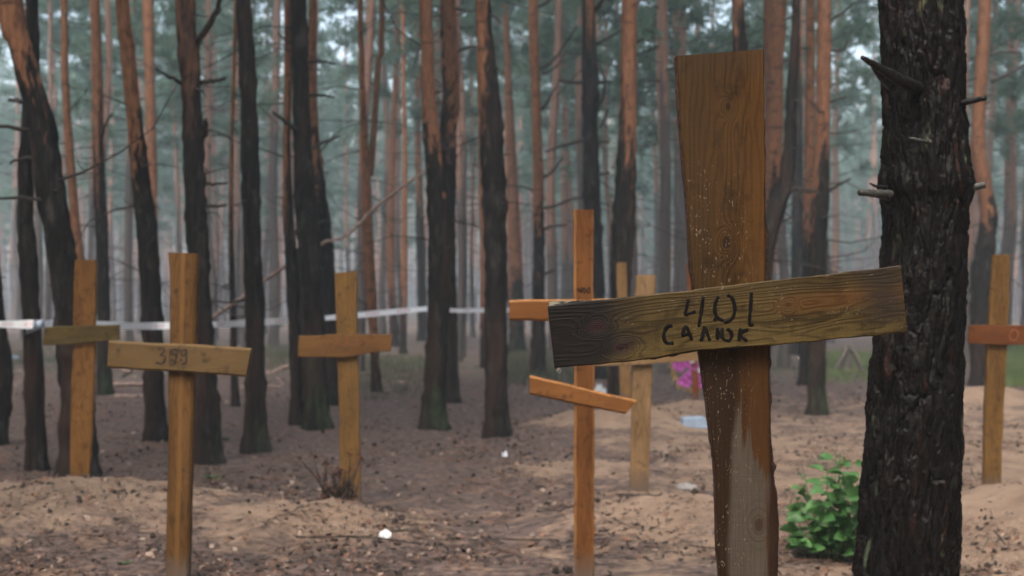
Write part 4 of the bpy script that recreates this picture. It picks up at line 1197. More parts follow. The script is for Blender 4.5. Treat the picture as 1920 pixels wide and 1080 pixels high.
    n = len(xs); f = [[i * 4 + q, i * 4 + (q + 1) % 4, i * 4 + 4 + (q + 1) % 4, i * 4 + 4 + q] for i in range(n - 1) for q in range(4)] + [[0, 1, 2, 3], [(n - 1) * 4 + q for q in range(4)]]
    m.add(V, f)
    k = NT("split_back_edge")
    kz = k.noise(k.mapping(k.coord(), (20, 20, 160)), 1, 4)
    mt = k.pbr(k.mix(k.mapr(kz, 0.46, 0.54), (0.015, 0.012, 0.010), (0.30, 0.27, 0.20)), 0.7)
    o = m.build("bark_edge", mt, None, recalc=True, smooth=False); o.data.transform(R.inverted()); o.parent = bar
    # bark along the lower edge
    m = MB(); V = []
    xs = np.arange(1190, 1445, 2.0)
    for x in xs:
        yb = np.interp(x, [1190, 1215, 1310, 1440], [676, 672, 656, 647])
        th = max(0.3, 2.6 * (1 + 1.2 * fbm(np.array([x * 0.06]), np.array([0.0]), s=9)[0]) * np.interp(x, [1190, 1230, 1330, 1445], [0.1, 1.3, 1.0, 0.3]))
        a = np.array(P(x, yb - 3, DB)) - np.array(c0); b = np.array(P(x, yb + th, DB)) - np.array(c0)
        V += [a + (0, 0.003, 0), a + (0, 0.021, 0), b + (0, 0.018, 0), b + (0, 0.004, 0)]
    n = len(xs); f = [[i * 4 + q, i * 4 + (q + 1) % 4, i * 4 + 4 + (q + 1) % 4, i * 4 + 4 + q] for i in range(n - 1) for q in range(4)] + [[0, 1, 2, 3], [(n - 1) * 4 + q for q in range(4)]]
    m.add(V, f)
    o = m.build("bark_edge", mbark, None, recalc=True, smooth=False); o.data.transform(R.inverted()); o.parent = bar
    # splinter at the lower left corner
    m = MB()
    for pl, r in (([(1046, 640), (1037, 646), (1031, 656)], 0.0006), ([(1043, 648), (1036, 658)], 0.0004)):
        tube(m, smooth_path(np.array([np.array(P(a, b, DB)) - np.array(c0) + (0, 0.004, 0) for a, b in pl]), 6), r, 5)
    o = m.build("splinter", M_TWIG, None); o.data.transform(R.inverted()); o.parent = bar
    # rain drops
    kd = NT("rain_water")
    kd.pbr((0.95, 0.97, 1.0), 0.02, None, IOR=1.33, Transmission_Weight=1.0)
    def drop(px, py, r, d, lab, fibre=None):
        c = P(px, py, d)
        m = MB()
        prof = [(0, -1.0), (0.5, -0.87), (0.87, -0.5), (1.0, 0), (0.87, 0.5), (0.55, 0.9), (0.25, 1.25), (0.08, 1.5)]
        a = np.linspace(0, 2 * np.pi, 14, endpoint=False)
        V = [[p * r * math.cos(q), p * r * math.sin(q), h * r] for p, h in prof[1:] for q in a] + [[0, 0, -r], [0, 0, 1.55 * r]]
        n = len(prof) - 1; f = [[i * 14 + j, i * 14 + (j + 1) % 14, (i + 1) * 14 + (j + 1) % 14, (i + 1) * 14 + j] for i in range(n - 1) for j in range(14)]
        f += [[n * 14, (j + 1) % 14, j] for j in range(14)] + [[n * 14 + 1, (n - 1) * 14 + j, (n - 1) * 14 + (j + 1) % 14] for j in range(14)]
        m.add(V, f)
        o = m.build("rain_drop", kd.mat); o.location = c
        tag(o, lab, "rain drop", "rain drops hanging from cross 401")
    drop(1048, 695, 0.0048, DB + 0.008, "large clear rain drop at the charred lower corner of the arm of cross 401")
    drop(1497, 671, 0.0024, DB + 0.010, "small rain drop on a dark fibre under the right half of cross 401's arm")
    m = MB(); tube(m, smooth_path(np.array([np.array(P(a, b, DB + 0.010)) for a, b in ((1500, 638), (1499, 655), (1497, 668))]) - np.array(c0), 6), 0.0006, 5)
    o = m.build("splinter", M_TWIG, None); o.data.transform(R.inverted()); o.parent = bar
cross401()

# ------------------------------------------------------------------ barrier tape
def tape():
    pts = [(-60, 608, 9.6), (48, 608, 8.75), (86, 608, 8.95), (225, 611, 9.7), (300, 611, 10.6), (392, 609, 10.3), (455, 606, 11.2), (545, 601, 12.2), (603, 597, 13.0), (668, 591, 13.4), (735, 585, 13.8), (803, 579, 14.2), (845, 582, 14.6), (900, 582, 15.5), (955, 581, 16.4), (1010, 581, 17.4), (1100, 579, 18.9)]
    p3 = np.array([np.array(P(*q)) for q in pts])
    sp = smooth_path(p3, 260)
    r = np.random.default_rng(3)
    s = np.linspace(0, 1, 260)
    tw = 0.72 + 0.12 * np.sin(s * 31) + 0.16 * vnoise(s * 22, s * 0, s=4)
    wd = 0.038
    up = np.stack([0.0 * tw, np.sin(tw), np.cos(tw)], 1)
    v = np.stack([sp - up * wd, sp + up * wd], 1)
    V = np.concatenate([v.reshape(-1, 3), (v + np.array([0, 0.0015, 0])).reshape(-1, 3)])
    n = 260; f = []
    for i in range(n - 1):
        f.append([i * 2, i * 2 + 2, i * 2 + 3, i * 2 + 1])
        f.append([2 * n + i * 2, 2 * n + i * 2 + 1, 2 * n + i * 2 + 3, 2 * n + i * 2 + 2])
    mb = MB(); mb.add(V, f)
    k = NT("tape_plastic")
    nz = k.noise(k.coord(), 14, 3)
    mt = k.pbr(k.mix(k.mapr(nz, 0.35, 0.65), (0.90, 0.91, 0.96), (0.96, 0.96, 0.98)), 0.35)
    t = thing("barrier_tape", P(68, 608, 8.7), "white barrier tape with faded red print strung from tree to tree", "tape")
    o = mb.build("tape_band", mt, t); o.data.transform(Matrix.Translation(-t.location))
    red = mat_simple("tape_print", (0.60, 0.30, 0.32), (0.72, 0.45, 0.47), 30, 0.5, 0.0)
    mb = MB()
    for i in range(4, n - 6, 9):
        if r.random() < 0.2: continue
        for q in range(4):
            j = i + q; u0, u1 = 0.1 + 0.22 * q / 4, 0.9
            a0, a1 = sp[j], sp[j] * 0.35 + sp[j + 1] * 0.65
            off = np.array([0, -0.0012, 0])
            for h0, h1 in ((-0.45, -0.22), (-0.08, 0.14), (0.28, 0.45)):
                hh0, hh1 = h0 * wd * 1.2, h1 * wd * 1.2
                mb.add([a0 + up[j] * hh0 + off, a1 + up[j] * hh0 + off, a1 + up[j] * hh1 + off, a0 + up[j] * hh1 + off], [[0, 1, 2, 3]])
    o = mb.build("red_print", red, t); o.data.transform(Matrix.Translation(-t.location))
    # knotted end fluttering at the first tree
    q = np.array([np.array(P(*x)) for x in ((49, 619, 8.80), (56, 616, 8.765), (64, 613, 8.755), (73, 609, 8.765), (80, 606, 8.78), (84, 614, 8.80))])
    sp2 = smooth_path(q, 30); V = []
    for i, p in enumerate(sp2):
        w = 0.030 if i < 22 else 0.030 * (1 - (i - 22) / 9)
        V += [p - (0, 0, w), p + (0, 0, w), p + (0, 0.002, w), p - (0, -0.002, w)]
    f = [[i * 4 + a, i * 4 + 4 + a, i * 4 + 4 + (a + 1) % 4, i * 4 + (a + 1) % 4] for i in range(29) for a in range(4)]
    mb = MB(); mb.add(V, f)
    mt2 = mat_simple("tape_blue_white", (0.40, 0.52, 0.68), (0.62, 0.72, 0.84), 25, 0.4, 0.1)
    o = mb.build("torn_end", mt2, t, recalc=True); o.data.transform(Matrix.Translation(-t.location))
tape()

# ------------------------------------------------------------------ leaning and fallen wood
def stick(name, pl, d, w0, w1, label, cat, mat, group=None, ground=False, side=(), d1=None):
    p3 = []
    for i, (px, py) in enumerate(pl):
        dd = d if d1 is None else d + (d1 - d) * i / (len(pl) - 1)
        p = P(px, py, dd)
        if ground: p.z = gz(p.x, p.y) + 0.5 * w0 * dd / F
        p3.append(np.array(p))
    p3 = np.array(p3)
    base = Vector(p3[0]); 
    n = max(8, 5 * len(pl)); sp = smooth_path(p3, n)
    r = np.random.default_rng(int(pl[0][0] + pl[0][1]))
    sp = sp + np.r_[np.zeros((1, 3)), r.normal(0, 0.10 * w0 * d / F, (n - 1, 3))]
    mb = MB(); tube(mb, sp - np.array(base), np.linspace(w0, w1, n) * 0.5 * d / F, 7)
    for (i, dx, dz, L) in side:
        a = sp[min(n - 1, int(i * n))] - np.array(base)
        tube(mb, smooth_path(np.array([a, a + np.array([dx * 0.5, -0.03, dz * 0.6]) * L, a + np.array([dx, -0.05, dz]) * L]), 5), np.linspace(w1 * 0.4, w1 * 0.15, 5) * d / F, 5)
    o = mb.build(name, mat); o.location = base
    return tag(o, label, cat, group)

stick("leaning_pole", [(398, 596), (424, 577), (450, 560), (497, 525), (550, 490), (590, 464), (615, 452), (640, 447), (668, 425), (690, 402), (730, 368), (765, 342), (797, 320)], 12.8, 8, 5,
      "long thin dead stem leaning slantwise between the trunks above the barrier tape", "dead stem", M_PALEWOOD, side=[(0.55, 0.1, 0.3, 0.5), (0.2, -0.25, 0.2, 0.3)])
FB = "pale branches lying on the forest floor"
stick("fallen_branch", [(204, 690), (225, 691), (240, 697), (262, 694), (285, 699)], 21, 7, 5, "crooked pale branch lying right of the mossy-footed slim pine", "fallen branch", M_PALEWOOD, FB)
stick("fallen_branch", [(205, 726), (235, 722), (268, 716), (300, 712)], 18.2, 9, 6, "thick pinkish branch lying nearest below the arm of cross 399", "fallen branch", M_PALEWOOD, FB, ground=True)
stick("fallen_branch", [(222, 713), (238, 702), (250, 694)], 20, 5, 4, "short dark branch propped across the pale crooked one", "fallen branch", M_TWIG, FB)
stick("fallen_branch", [(400, 706), (420, 703), (445, 706)], 20, 7, 5, "short pale branch lying behind the right end of the arm of cross 399", "fallen branch", M_PALEWOOD, FB)
stick("fallen_branch", [(497, 702), (515, 696), (535, 688), (560, 686)], 21.5, 8, 5, "bowed brown branch lying behind the straight black pine", "fallen branch", M_PALEWOOD, FB)
stick("fallen_branch", [(518, 708), (530, 722), (540, 738)], 18.5, 6, 4, "slanting thin branch between the straight black pine and the stubby mossy one", "fallen branch", M_PALEWOOD, FB)
stick("fallen_branch", [(20, 700), (38, 697), (60, 699)], 21.5, 8, 6, "pale log end lying at the far left edge", "fallen branch", M_PALEWOOD, FB)
stick("fallen_branch", [(640, 716), (672, 709), (700, 712), (716, 705)], 20.5, 6, 4, "brownish branch lying behind the yellowish cross, left of the forked pine's foot", "fallen branch", M_PALEWOOD, FB, ground=True, side=[(0.5, 0.3, 0.1, 0.6)])
stick("fallen_branch", [(735, 726), (760, 722), (786, 728)], 18.4, 6, 4, "small pale branch lying left of the mossy foot of the front twin trunk", "fallen branch", M_PALEWOOD, FB, ground=True)
stick("fallen_branch", [(452, 733), (468, 722), (500, 724), (530, 730)], 17.6, 7, 4, "thin pinkish branch lying across behind the straight black pine's foot", "fallen branch", M_PALEWOOD, FB, ground=True, side=[(0.4, -0.3, 0.15, 0.5)])
stick("fallen_branch", [(215, 742), (250, 748), (280, 741)], 15.9, 6, 4, "reddish stick lying in front of the slim pine's mossy foot", "fallen branch", M_PALEWOOD, FB, ground=True)
TW = "dark twigs lying on the sand"
stick("fallen_twig", [(555, 1078), (585, 1058), (625, 1042), (680, 1058), (740, 1066), (790, 1056)], 5.9, 4, 2, "forked dark twig lying on the sand mound right of cross 399", "twig", M_TWIG, TW, ground=True, side=[(0.4, 0.5, 0.02, 0.3), (0.6, -0.4, 0.02, 0.25)], d1=5.8)
stick("fallen_twig", [(725, 1046), (760, 1053), (792, 1058)], 5.95, 5, 2, "short thick dark twig below the crumpled white paper", "twig", M_TWIG, TW, ground=True)
stick("fallen_twig", [(128, 925), (150, 944), (172, 957)], 7.1, 4, 3, "dark twig on the slope of the leftmost sand mound", "twig", M_TWIG, TW, ground=True, d1=6.75)
stick("fallen_twig", [(900, 1010), (950, 1018), (1000, 1022), (1050, 1016)], 6.1, 3, 2, "long curved twig lying left of the foot of cross 400", "twig", M_TWIG, TW, ground=True, side=[(0.5, 0.4, 0.02, 0.25)])
stick("fallen_twig", [(1120, 960), (1160, 945), (1195, 942), (1230, 965), (1240, 985)], 6.9, 4, 2, "arched twig on the mound right of cross 400", "twig", M_TWIG, TW, ground=True, d1=6.5)
stick("fallen_twig", [(540, 960), (570, 945), (610, 930)], 7.0, 4, 3, "dark twig running up to the dried plant", "twig", M_TWIG, TW, ground=True)

# split pale stump far right
def stump():
    d = 22.0
    b = P(1588, 690, d); b.z = gz(b.x, b.y)
    mb = MB()
    segs, n = 22, 12
    a = np.linspace(0, 2 * np.pi, segs, endpoint=False)
    V = []
    for i in range(n):
        z = 0.55 * i / (n - 1)
        for q in a:
            top = 1.0 - 0.35 * (0.5 + 0.5 * vnoise(np.array([math.cos(q) * 2]), np.array([math.sin(q) * 2]), s=3)[0]) 
            r = 0.075 + 0.05 * math.exp(-z / 0.12) * (1 + 0.7 * math.cos(3 * q)) + 0.015 * vnoise(np.array([math.cos(q) * 6]), np.array([math.sin(q) * 6 + z]), s=4)[0]
            V.append([r * math.cos(q), r * math.sin(q), z * top - 0.05])
    f = [[i * segs + j, i * segs + (j + 1) % segs, (i + 1) * segs + (j + 1) % segs, (i + 1) * segs + j] for i in range(n - 1) for j in range(segs)] + [[(n - 1) * segs + j for j in range(segs)]]
    mb.add(V, f)
    tube(mb, smooth_path(np.array([[0.02, -0.1, 0.47], [0.13, -0.1, 0.24], [0.25, -0.1, -0.04]]), 6), [0.028, 0.033, 0.036, 0.038, 0.036, 0.03], 8)
    tube(mb, smooth_path(np.array([[-0.02, -0.12, 0.42], [-0.12, -0.12, 0.2], [-0.24, -0.1, -0.04]]), 6), [0.03, 0.036, 0.04, 0.042, 0.04, 0.03], 8)
    o = mb.build("tree_stump", mat_simple("grey_stump", (0.12, 0.105, 0.095), (0.25, 0.215, 0.185), 25, 0.8)); o.location = b
    tag(o, "pale splayed tree stump far back between cross 401 and the big wet trunk", "stump")
stump()

# ------------------------------------------------------------------ wreath
def wreath():
    d = 13.9
    c = P(1306, 690, d)
    t = thing("flower_wreath", (c.x, c.y + 0.19, c.z), "purple flower wreath with white blooms and gold trim beside cross 401", "wreath")
    r = np.random.default_rng(5)
    purple = mat_simple("purple_petals", (0.50, 0.08, 0.46), (0.80, 0.24, 0.72), 30, 0.6, 0.1)
    white = mat_simple("white_petals", (0.72, 0.74, 0.80), (0.86, 0.87, 0.9), 30, 0.6, 0.1)
    gold = mat_simple("gold_trim", (0.40, 0.24, 0.05), (0.70, 0.48, 0.16), 30, 0.35, 0.1)
    def bloom(mb, p, R, n=9):
        for L in range(3):
            for i in range(n):
                a = i / n * 6.283 + L * 0.4; e = 0.15 + 0.42 * L
                rr = R * (1 - 0.25 * L)
                dirv = np.array([math.cos(a) * math.cos(e), -math.sin(e), math.sin(a) * math.cos(e)])
                sv = np.array([-math.sin(a), 0, math.cos(a)])
                q = np.asarray(p)
                mb.add([q, q + dirv * rr * 0.55 + sv * rr * 0.30, q + dirv * rr + np.array([0, -0.01, 0]), q + dirv * rr * 0.55 - sv * rr * 0.30], [[0, 1, 2, 3]])
    mp, mw, mg = MB(), MB(), MB()
    for i in range(46):
        a = r.uniform(0, 6.283); rad = 0.21 * math.sqrt(r.random())
        bloom(mp, (rad * math.cos(a), -0.05 * (1 - rad / 0.25) - 0.02, rad * math.sin(a) * 1.05), r.uniform(0.045, 0.06))
    for x, z in ((-0.035, 0.075), (0.055, -0.03), (0.06, 0.10), (0.15, 0.03)):
        bloom(mw, (x, -0.10, z), 0.035)
    for i in range(60):
        a = i / 60 * 6.283
        x, z = 0.235 * math.cos(a), 0.25 * math.sin(a)
        L = r.uniform(0.03, 0.07)
        a2 = a + r.normal(0, 0.6)
        tube(mg, smooth_path(np.array([[x, 0, z], [x + 0.5 * L * math.cos(a2), -0.03, z + 0.5 * L * math.sin(a2)], [x + L * math.cos(a2 + 0.6), -0.01, z + L * math.sin(a2 + 0.6)]]), 5), 0.006, 5)
    tube(mg, np.array([[0.228 * math.cos(q), 0.0, 0.24 * math.sin(q)] for q in np.linspace(0, 6.283, 40)]), 0.012, 6)
    mp.build("purple_flowers", purple, t, smooth=False); mw.build("white_flowers", white, t, smooth=False); mg.build("gold_trim", gold, t)
wreath()

# ------------------------------------------------------------------ leafy shrub, dried plant, clump, seedlings, grass
M_LEAF = mat_leaf("shrub_leaf", (0.045, 0.145, 0.042), (0.155, 0.34, 0.095), 14.0, 0.35, 0.5)
def leaf(mb, p, dirv, L, W, nrm, fold=0.25):
    dirv = np.asarray(dirv, float); dirv /= np.linalg.norm(dirv)
    s = np.cross(dirv, nrm); s /= np.linalg.norm(s) + 1e-9
    up = np.cross(s, dirv)
    P0 = np.asarray(p, float)
    prof = [(0.0, 0.05), (0.18, 0.62), (0.42, 1.0), (0.66, 0.84), (0.86, 0.42), (1.0, 0.03)]
    V = []
    for u, w in prof:
        droop = -0.22 * L * u * u
        m = P0 + dirv * L * u + up * droop
        V += [m - s * W * 0.5 * w + up * W * fold * w, m, m + s * W * 0.5 * w + up * W * fold * w]
    f = []
    for i in range(len(prof) - 1):
        for j in range(2):
            f.append([i * 3 + j, i * 3 + j + 1, i * 3 + 4 + j, i * 3 + 3 + j])
    mb.add(V, f)

def shrub():
    d = 5.7
    b = P(1560, 1050, d); b.z = gz(b.x, b.y)
    t = thing("leafy_shrub", b, "bright green broad-leaved shrub growing between cross 401 and the big wet trunk", "shrub")
    r = np.random.default_rng(12)
    ms, ml = MB(), MB()
    tips = [(-80, 130), (-60, 60), (-40, 165), (-15, 190), (10, 150), (25, 205), (50, 175), (60, 120), (75, 205), (-90, 40), (20, 60), (60, 50), (-30, 100), (40, 95), (85, 90), (-5, 110), (-70, 95), (90, 150), (100, 60), (5, 205), (35, 150)]
    for tx, tz in tips:
        x, z = tx * d / F, tz * d / F
        yy = r.uniform(-0.14, 0.16)
        x0 = x * 0.35 + r.normal(0, 0.03)
        sp = smooth_path(np.array([[x0, yy * 0.3, -0.02], [x * 0.7 + r.normal(0, 0.015), yy * 0.7, z * 0.55], [x, yy, z]]), 8)
        tube(ms, sp, np.linspace(0.0032, 0.0014, 8), 5)
        nl = 9 + int(z / 0.036)
        for i in range(nl):
            u = r.uniform(0.30, 1.0)
            p = sp[min(7, int(u * 7))]
            a = r.uniform(0, 6.283)
            dv = np.array([math.cos(a), math.sin(a), r.uniform(-0.1, 0.55)])
            L = r.choice([r.uniform(0.03, 0.05), r.uniform(0.055, 0.085), r.uniform(0.07, 0.095)])
            tube(ms, np.array([p, p + dv * 0.02]), 0.001, 4)
            leaf(ml, p + dv * 0.02, dv, L, L * r.uniform(0.6, 0.78), np.array([0, -0.35, 1.0]) + r.normal(0, 0.75, 3))
    ms.build("stems", mat_simple("green_stem", (0.05, 0.08, 0.03), (0.10, 0.13, 0.05), 40, 0.6), t)
    ml.build("leaves", M_LEAF, t)
shrub()

def dried_plant():
    d = 6.75
    b = P(630, 945, d); b.z = gz(b.x, b.y)
    t = thing("dried_plant", b, "withered dark flower bunch stuck in the sand before the yellowish cross", "dried plant")
    r = np.random.default_rng(4)
    ms, mf = MB(), MB()
    for i in range(150):
        a = r.uniform(0, 6.283); rr = r.uniform(0.0, 0.045)
        L = r.uniform(0.06, 0.15) if i > 16 else r.uniform(0.17, 0.31)
        lean = r.normal(0, 0.22, 2)
        p0 = np.array([rr * math.cos(a), rr * math.sin(a), -0.02])
        p2 = p0 + np.array([lean[0] * L * 1.2 + math.cos(a) * rr * 0.8, lean[1] * L, L])
        p1 = (p0 + p2) / 2 + np.array([math.cos(a), math.sin(a), 0]) * 0.016
        tube(ms, smooth_path(np.array([p0, p1, p2]), 6), np.linspace(0.0055, 0.0022, 6), 5)
        if i < 40:
            for q in range(5):
                dv = r.normal(0, 1, 3); leaf(mf, p2 + r.normal(0, 0.008, 3), dv, r.uniform(0.014, 0.032), 0.013, r.normal(0, 1, 3))
    for i in range(60):
        a = r.uniform(0, 6.283); rr = r.uniform(0.01, 0.09)
        leaf(mf, np.array([rr * math.cos(a), rr * math.sin(a), 0.012 + 0.03 * r.random()]), np.array([math.cos(a), math.sin(a), r.uniform(-0.2, 0.3)]), 0.04, 0.018, np.array([0, 0, 1.0]) + r.normal(0, 0.4, 3))
    ms.build("stalks", mat_simple("dry_stalk", (0.014, 0.011, 0.010), (0.055, 0.036, 0.026), 60, 0.8), t)
    mf.build("withered_leaves", mat_simple("dry_leaf", (0.040, 0.018, 0.012), (0.15, 0.060, 0.038), 60, 0.8), t)
dried_plant()

def clump():
    d = 7.9
    b = P(203, 893, d); b.z = gz(b.x, b.y)
    mb = MB(); r = np.random.default_rng(6)
    for i in range(420):
        a = r.uniform(0, 6.283); rr = math.sqrt(r.random())
        x, y = 0.115 * rr * math.cos(a), 0.07 * rr * math.sin(a)
        z = 0.075 * (1 - rr * rr) * r.uniform(0.4, 1.0) * (1.15 if x < 0 else 0.7)
        dv = np.array([math.cos(a) + r.normal(0, 0.6), math.sin(a) + r.normal(0, 0.6), r.uniform(0.0, 1.0)])
        leaf(mb, (x, y, z - 0.005), dv, r.uniform(0.02, 0.045), r.uniform(0.006, 0.016), r.normal(0, 1, 3))
    o = mb.build("dry_moss_clump", mat_simple("dry_moss", (0.060, 0.036, 0.016), (0.26, 0.16, 0.075), 25, 0.9)); o.location = b
    tag(o, "tawny clump of dry moss lying right beside the foot of the leftmost cross", "moss clump")
clump()

def seedling(px, py, w, label):
    d = dist_of(py, gz((px - 960) * dist_of(py) / F, dist_of(py)))
    b = P(px, py, d); b.z = gz(b.x, b.y)
    mb = MB(); r = np.random.default_rng(px)
    R = w * 0.5 * d / F
    for i in range(26):
        a = r.uniform(0, 6.283)
        dv = np.array([math.cos(a), math.sin(a), r.uniform(0.2, 1.0)])
        leaf(mb, np.array([math.cos(a), math.sin(a), 0]) * R * 0.4 * r.random(), dv, R * r.uniform(0.6, 1.1), R * 0.35, np.array([0, 0, 1.0]) + r.normal(0, 0.3, 3))
    o = mb.build("green_seedling", mat_leaf("seedling_leaf_%d" % px, (0.05, 0.085, 0.035), (0.12, 0.16, 0.07), 20, 0.3)); o.location = b
    tag(o, label, "seedling", "small green seedlings on the sand")
seedling(230, 994, 26, "tiny green seedling on the sand left of the foot of cross 399")
seedling(398, 902, 34, "flat grey-green seedling right of the post of cross 399")
seedling(1570, 694, 24, "bright green seedling beside the pale splayed stump")
seedling(1628, 692, 28, "green sprout against the left side of the big wet trunk")
seedling(420, 826, 22, "small green sprout at the foot of the grey scaly pine")

def grass():
    mb = MB(); r = np.random.default_rng(9)
    zones = [(1868, 1990, 17.5, 34, 2600, 0.16), (1540, 1640, 18.5, 30, 500, 0.10), (620, 800, 15.5, 28, 900, 0.09), (930, 1080, 17.5, 32, 1300, 0.12), (480, 620, 22, 34, 600, 0.14), (1080, 1540, 22, 38, 900, 0.10), (0, 480, 24, 40, 700, 0.10)]
    V = []; MI = []
    for zi, (x0, x1, d0, d1, n, hh) in enumerate(zones):
        dd = np.sqrt(r.uniform(d0 ** 2, d1 ** 2, n)); px = r.uniform(x0, x1, n)
        x = (px - 960) * dd / F; z = gh(x, dd)
        nb0 = len(V) // 4
        for k in range(n):
            for q in range(4):
                a = r.uniform(0, 6.283); h = hh * r.uniform(0.5, 1.2); w = r.uniform(0.005, 0.010)
                bx, by = x[k] + r.normal(0, 0.06), dd[k] + r.normal(0, 0.06)
                dx, dy = math.cos(a), math.sin(a)
                lx_, ly_ = r.normal(0, 0.35, 2) * h
                V += [[bx - dx * w, by - dy * w, z[k] - 0.02], [bx + dx * w, by + dy * w, z[k] - 0.02], [bx + lx_ + dx * w * 0.2, by + ly_ + dy * w * 0.2, z[k] + h], [bx + lx_ - dx * w * 0.2, by + ly_ - dy * w * 0.2, z[k] + h]]
        MI += [0 if zi < 2 else 1] * (len(V) // 4 - nb0)
    mb.add(V, np.arange(len(V)).reshape(-1, 4)); mb.m = MI
    o = mb.build("grass", [mat_leaf("forest_grass", (0.11, 0.17, 0.055), (0.24, 0.32, 0.11), 0.6, 0.35), mat_leaf("dull_grass", (0.07, 0.075, 0.045), (0.15, 0.15, 0.09), 0.6, 0.35)], smooth=False)
    tag(o, "thin forest grass in patches between far trunks", "grass", kind="stuff")
grass()

# ------------------------------------------------------------------ rubbish
def tub():
    d = 11.2
    b = P(1300, 815, d); b.z = gz(b.x, b.y) + 0.004
    bm = bmesh.new()
    def boxring(w, l, z): return [bm.verts.new((sx * w, sy * l, z)) for sx, sy in ((-1, -1), (1, -1), (1, 1), (-1, 1))]
    rings = [boxring(0.122, 0.085, 0.0), boxring(0.122, 0.085, 0.012), boxring(0.112, 0.075, 0.012), boxring(0.098, 0.062, 0.085), boxring(0.085, 0.05, 0.085), boxring(0.082, 0.047, 0.079)]
    for a, c in zip(rings, rings[1:]):
        for i in range(4): bm.faces.new((a[i], a[(i + 1) % 4], c[(i + 1) % 4], c[i]))
    bm.faces.new(rings[-1]); bm.faces.new(rings[0][::-1])
    bmesh.ops.bevel(bm, geom=[e for e in bm.edges], offset=0.005, segments=2, affect='EDGES')
    bmesh.ops.recalc_face_normals(bm, faces=bm.faces)
    me = bpy.data.meshes.new("plastic_tub"); bm.to_mesh(me); bm.free()
    me.materials.append(mat_simple("tub_plastic", (0.24, 0.31, 0.42), (0.34, 0.42, 0.54), 18, 0.45, 0.1))
    o = link("plastic_tub", me); o.location = b; o.rotation_euler = (0.10, -0.03, 0.12)
    tag(o, "pale blue plastic tub upside down on the sand left of the post of cross 401", "tub")
tub()

def crumple(name, px, py, w, h, label, cat, col, seed, lift=0.0, flat=0.5):
    d = dist_of(py, gz((px - 960) * dist_of(py) / F, dist_of(py)))
    b = P(px, py, d); b.z = gz(b.x, b.y) + 0.004 + lift
    n = 14
    u = np.linspace(-1, 1, n); U, V_ = np.meshgrid(u, u)
    W = w * 0.5 * d / F; Hh = h * d / F
    ang = np.arctan2(V_, U); ro = np.maximum(abs(U), abs(V_))
    lim = 0.75 + 0.25 * vnoise(np.cos(ang) * 2, np.sin(ang) * 2, s=seed)
    X = np.cos(ang) * ro * W * lim; Y = np.sin(ang) * ro * W * lim * 0.8
    Z = Hh * np.clip((1 - ro ** 3) * 0.55 + 1.3 * flat * fbm(U * 1.9, V_ * 1.9, s=seed + 2, o=2), 0.02, 1.4)
    mb = MB()
    top = np.stack([X, Y, Z + 0.003], 2).reshape(-1, 3); bot = np.stack([X, Y, Z * 0.0 - 0.003], 2).reshape(-1, 3)
    N = n * n; f = []
    for i in range(n - 1):
        for j in range(n - 1):
            a = i * n + j; f.append([a, a + 1, a + n + 1, a + n]); f.append([N + a, N + a + n, N + a + n + 1, N + a + 1])
    edge = [j for j in range(n)] + [i * n + n - 1 for i in range(1, n)] + [(n - 1) * n + j for j in range(n - 2, -1, -1)] + [i * n for i in range(n - 2, 0, -1)]
    for a, c in zip(edge, edge[1:] + edge[:1]): f.append([a, N + a, N + c, c])
    mb.add(np.concatenate([top, bot]), f)
    o = mb.build(name, mat_simple(name + "_mat_%d" % seed, tuple(c * 0.85 for c in col), col, 30, 0.5, 0.1), smooth=False, recalc=True)
    o.location = b
    tag(o, label, cat, "litter scraps on the sand")
crumple("crumpled_paper", 724, 1001, 28, 14, "crumpled white paper on the sand between the yellowish cross and cross 400", "paper", (0.80, 0.83, 0.88), 1)
crumple("crumpled_paper", 948, 858, 16, 12, "small white paper scrap below the stout grey-brown pine", "paper", (0.75, 0.78, 0.86), 2)
crumple("plastic_sheet", 1287, 917, 44, 10, "flat whitish plastic sheet on the sand right of the plain brown cross", "plastic sheet", (0.36, 0.345, 0.34), 3, flat=0.8)
crumple("plastic_bag", 1126, 738, 26, 20, "white plastic bag showing above the slanting bar of cross 400", "plastic bag", (0.85, 0.90, 0.95), 4)
crumple("plastic_scrap", 29, 672, 14, 9, "blue-white plastic scrap far back near the left edge", "plastic scrap", (0.45, 0.58, 0.75), 5)

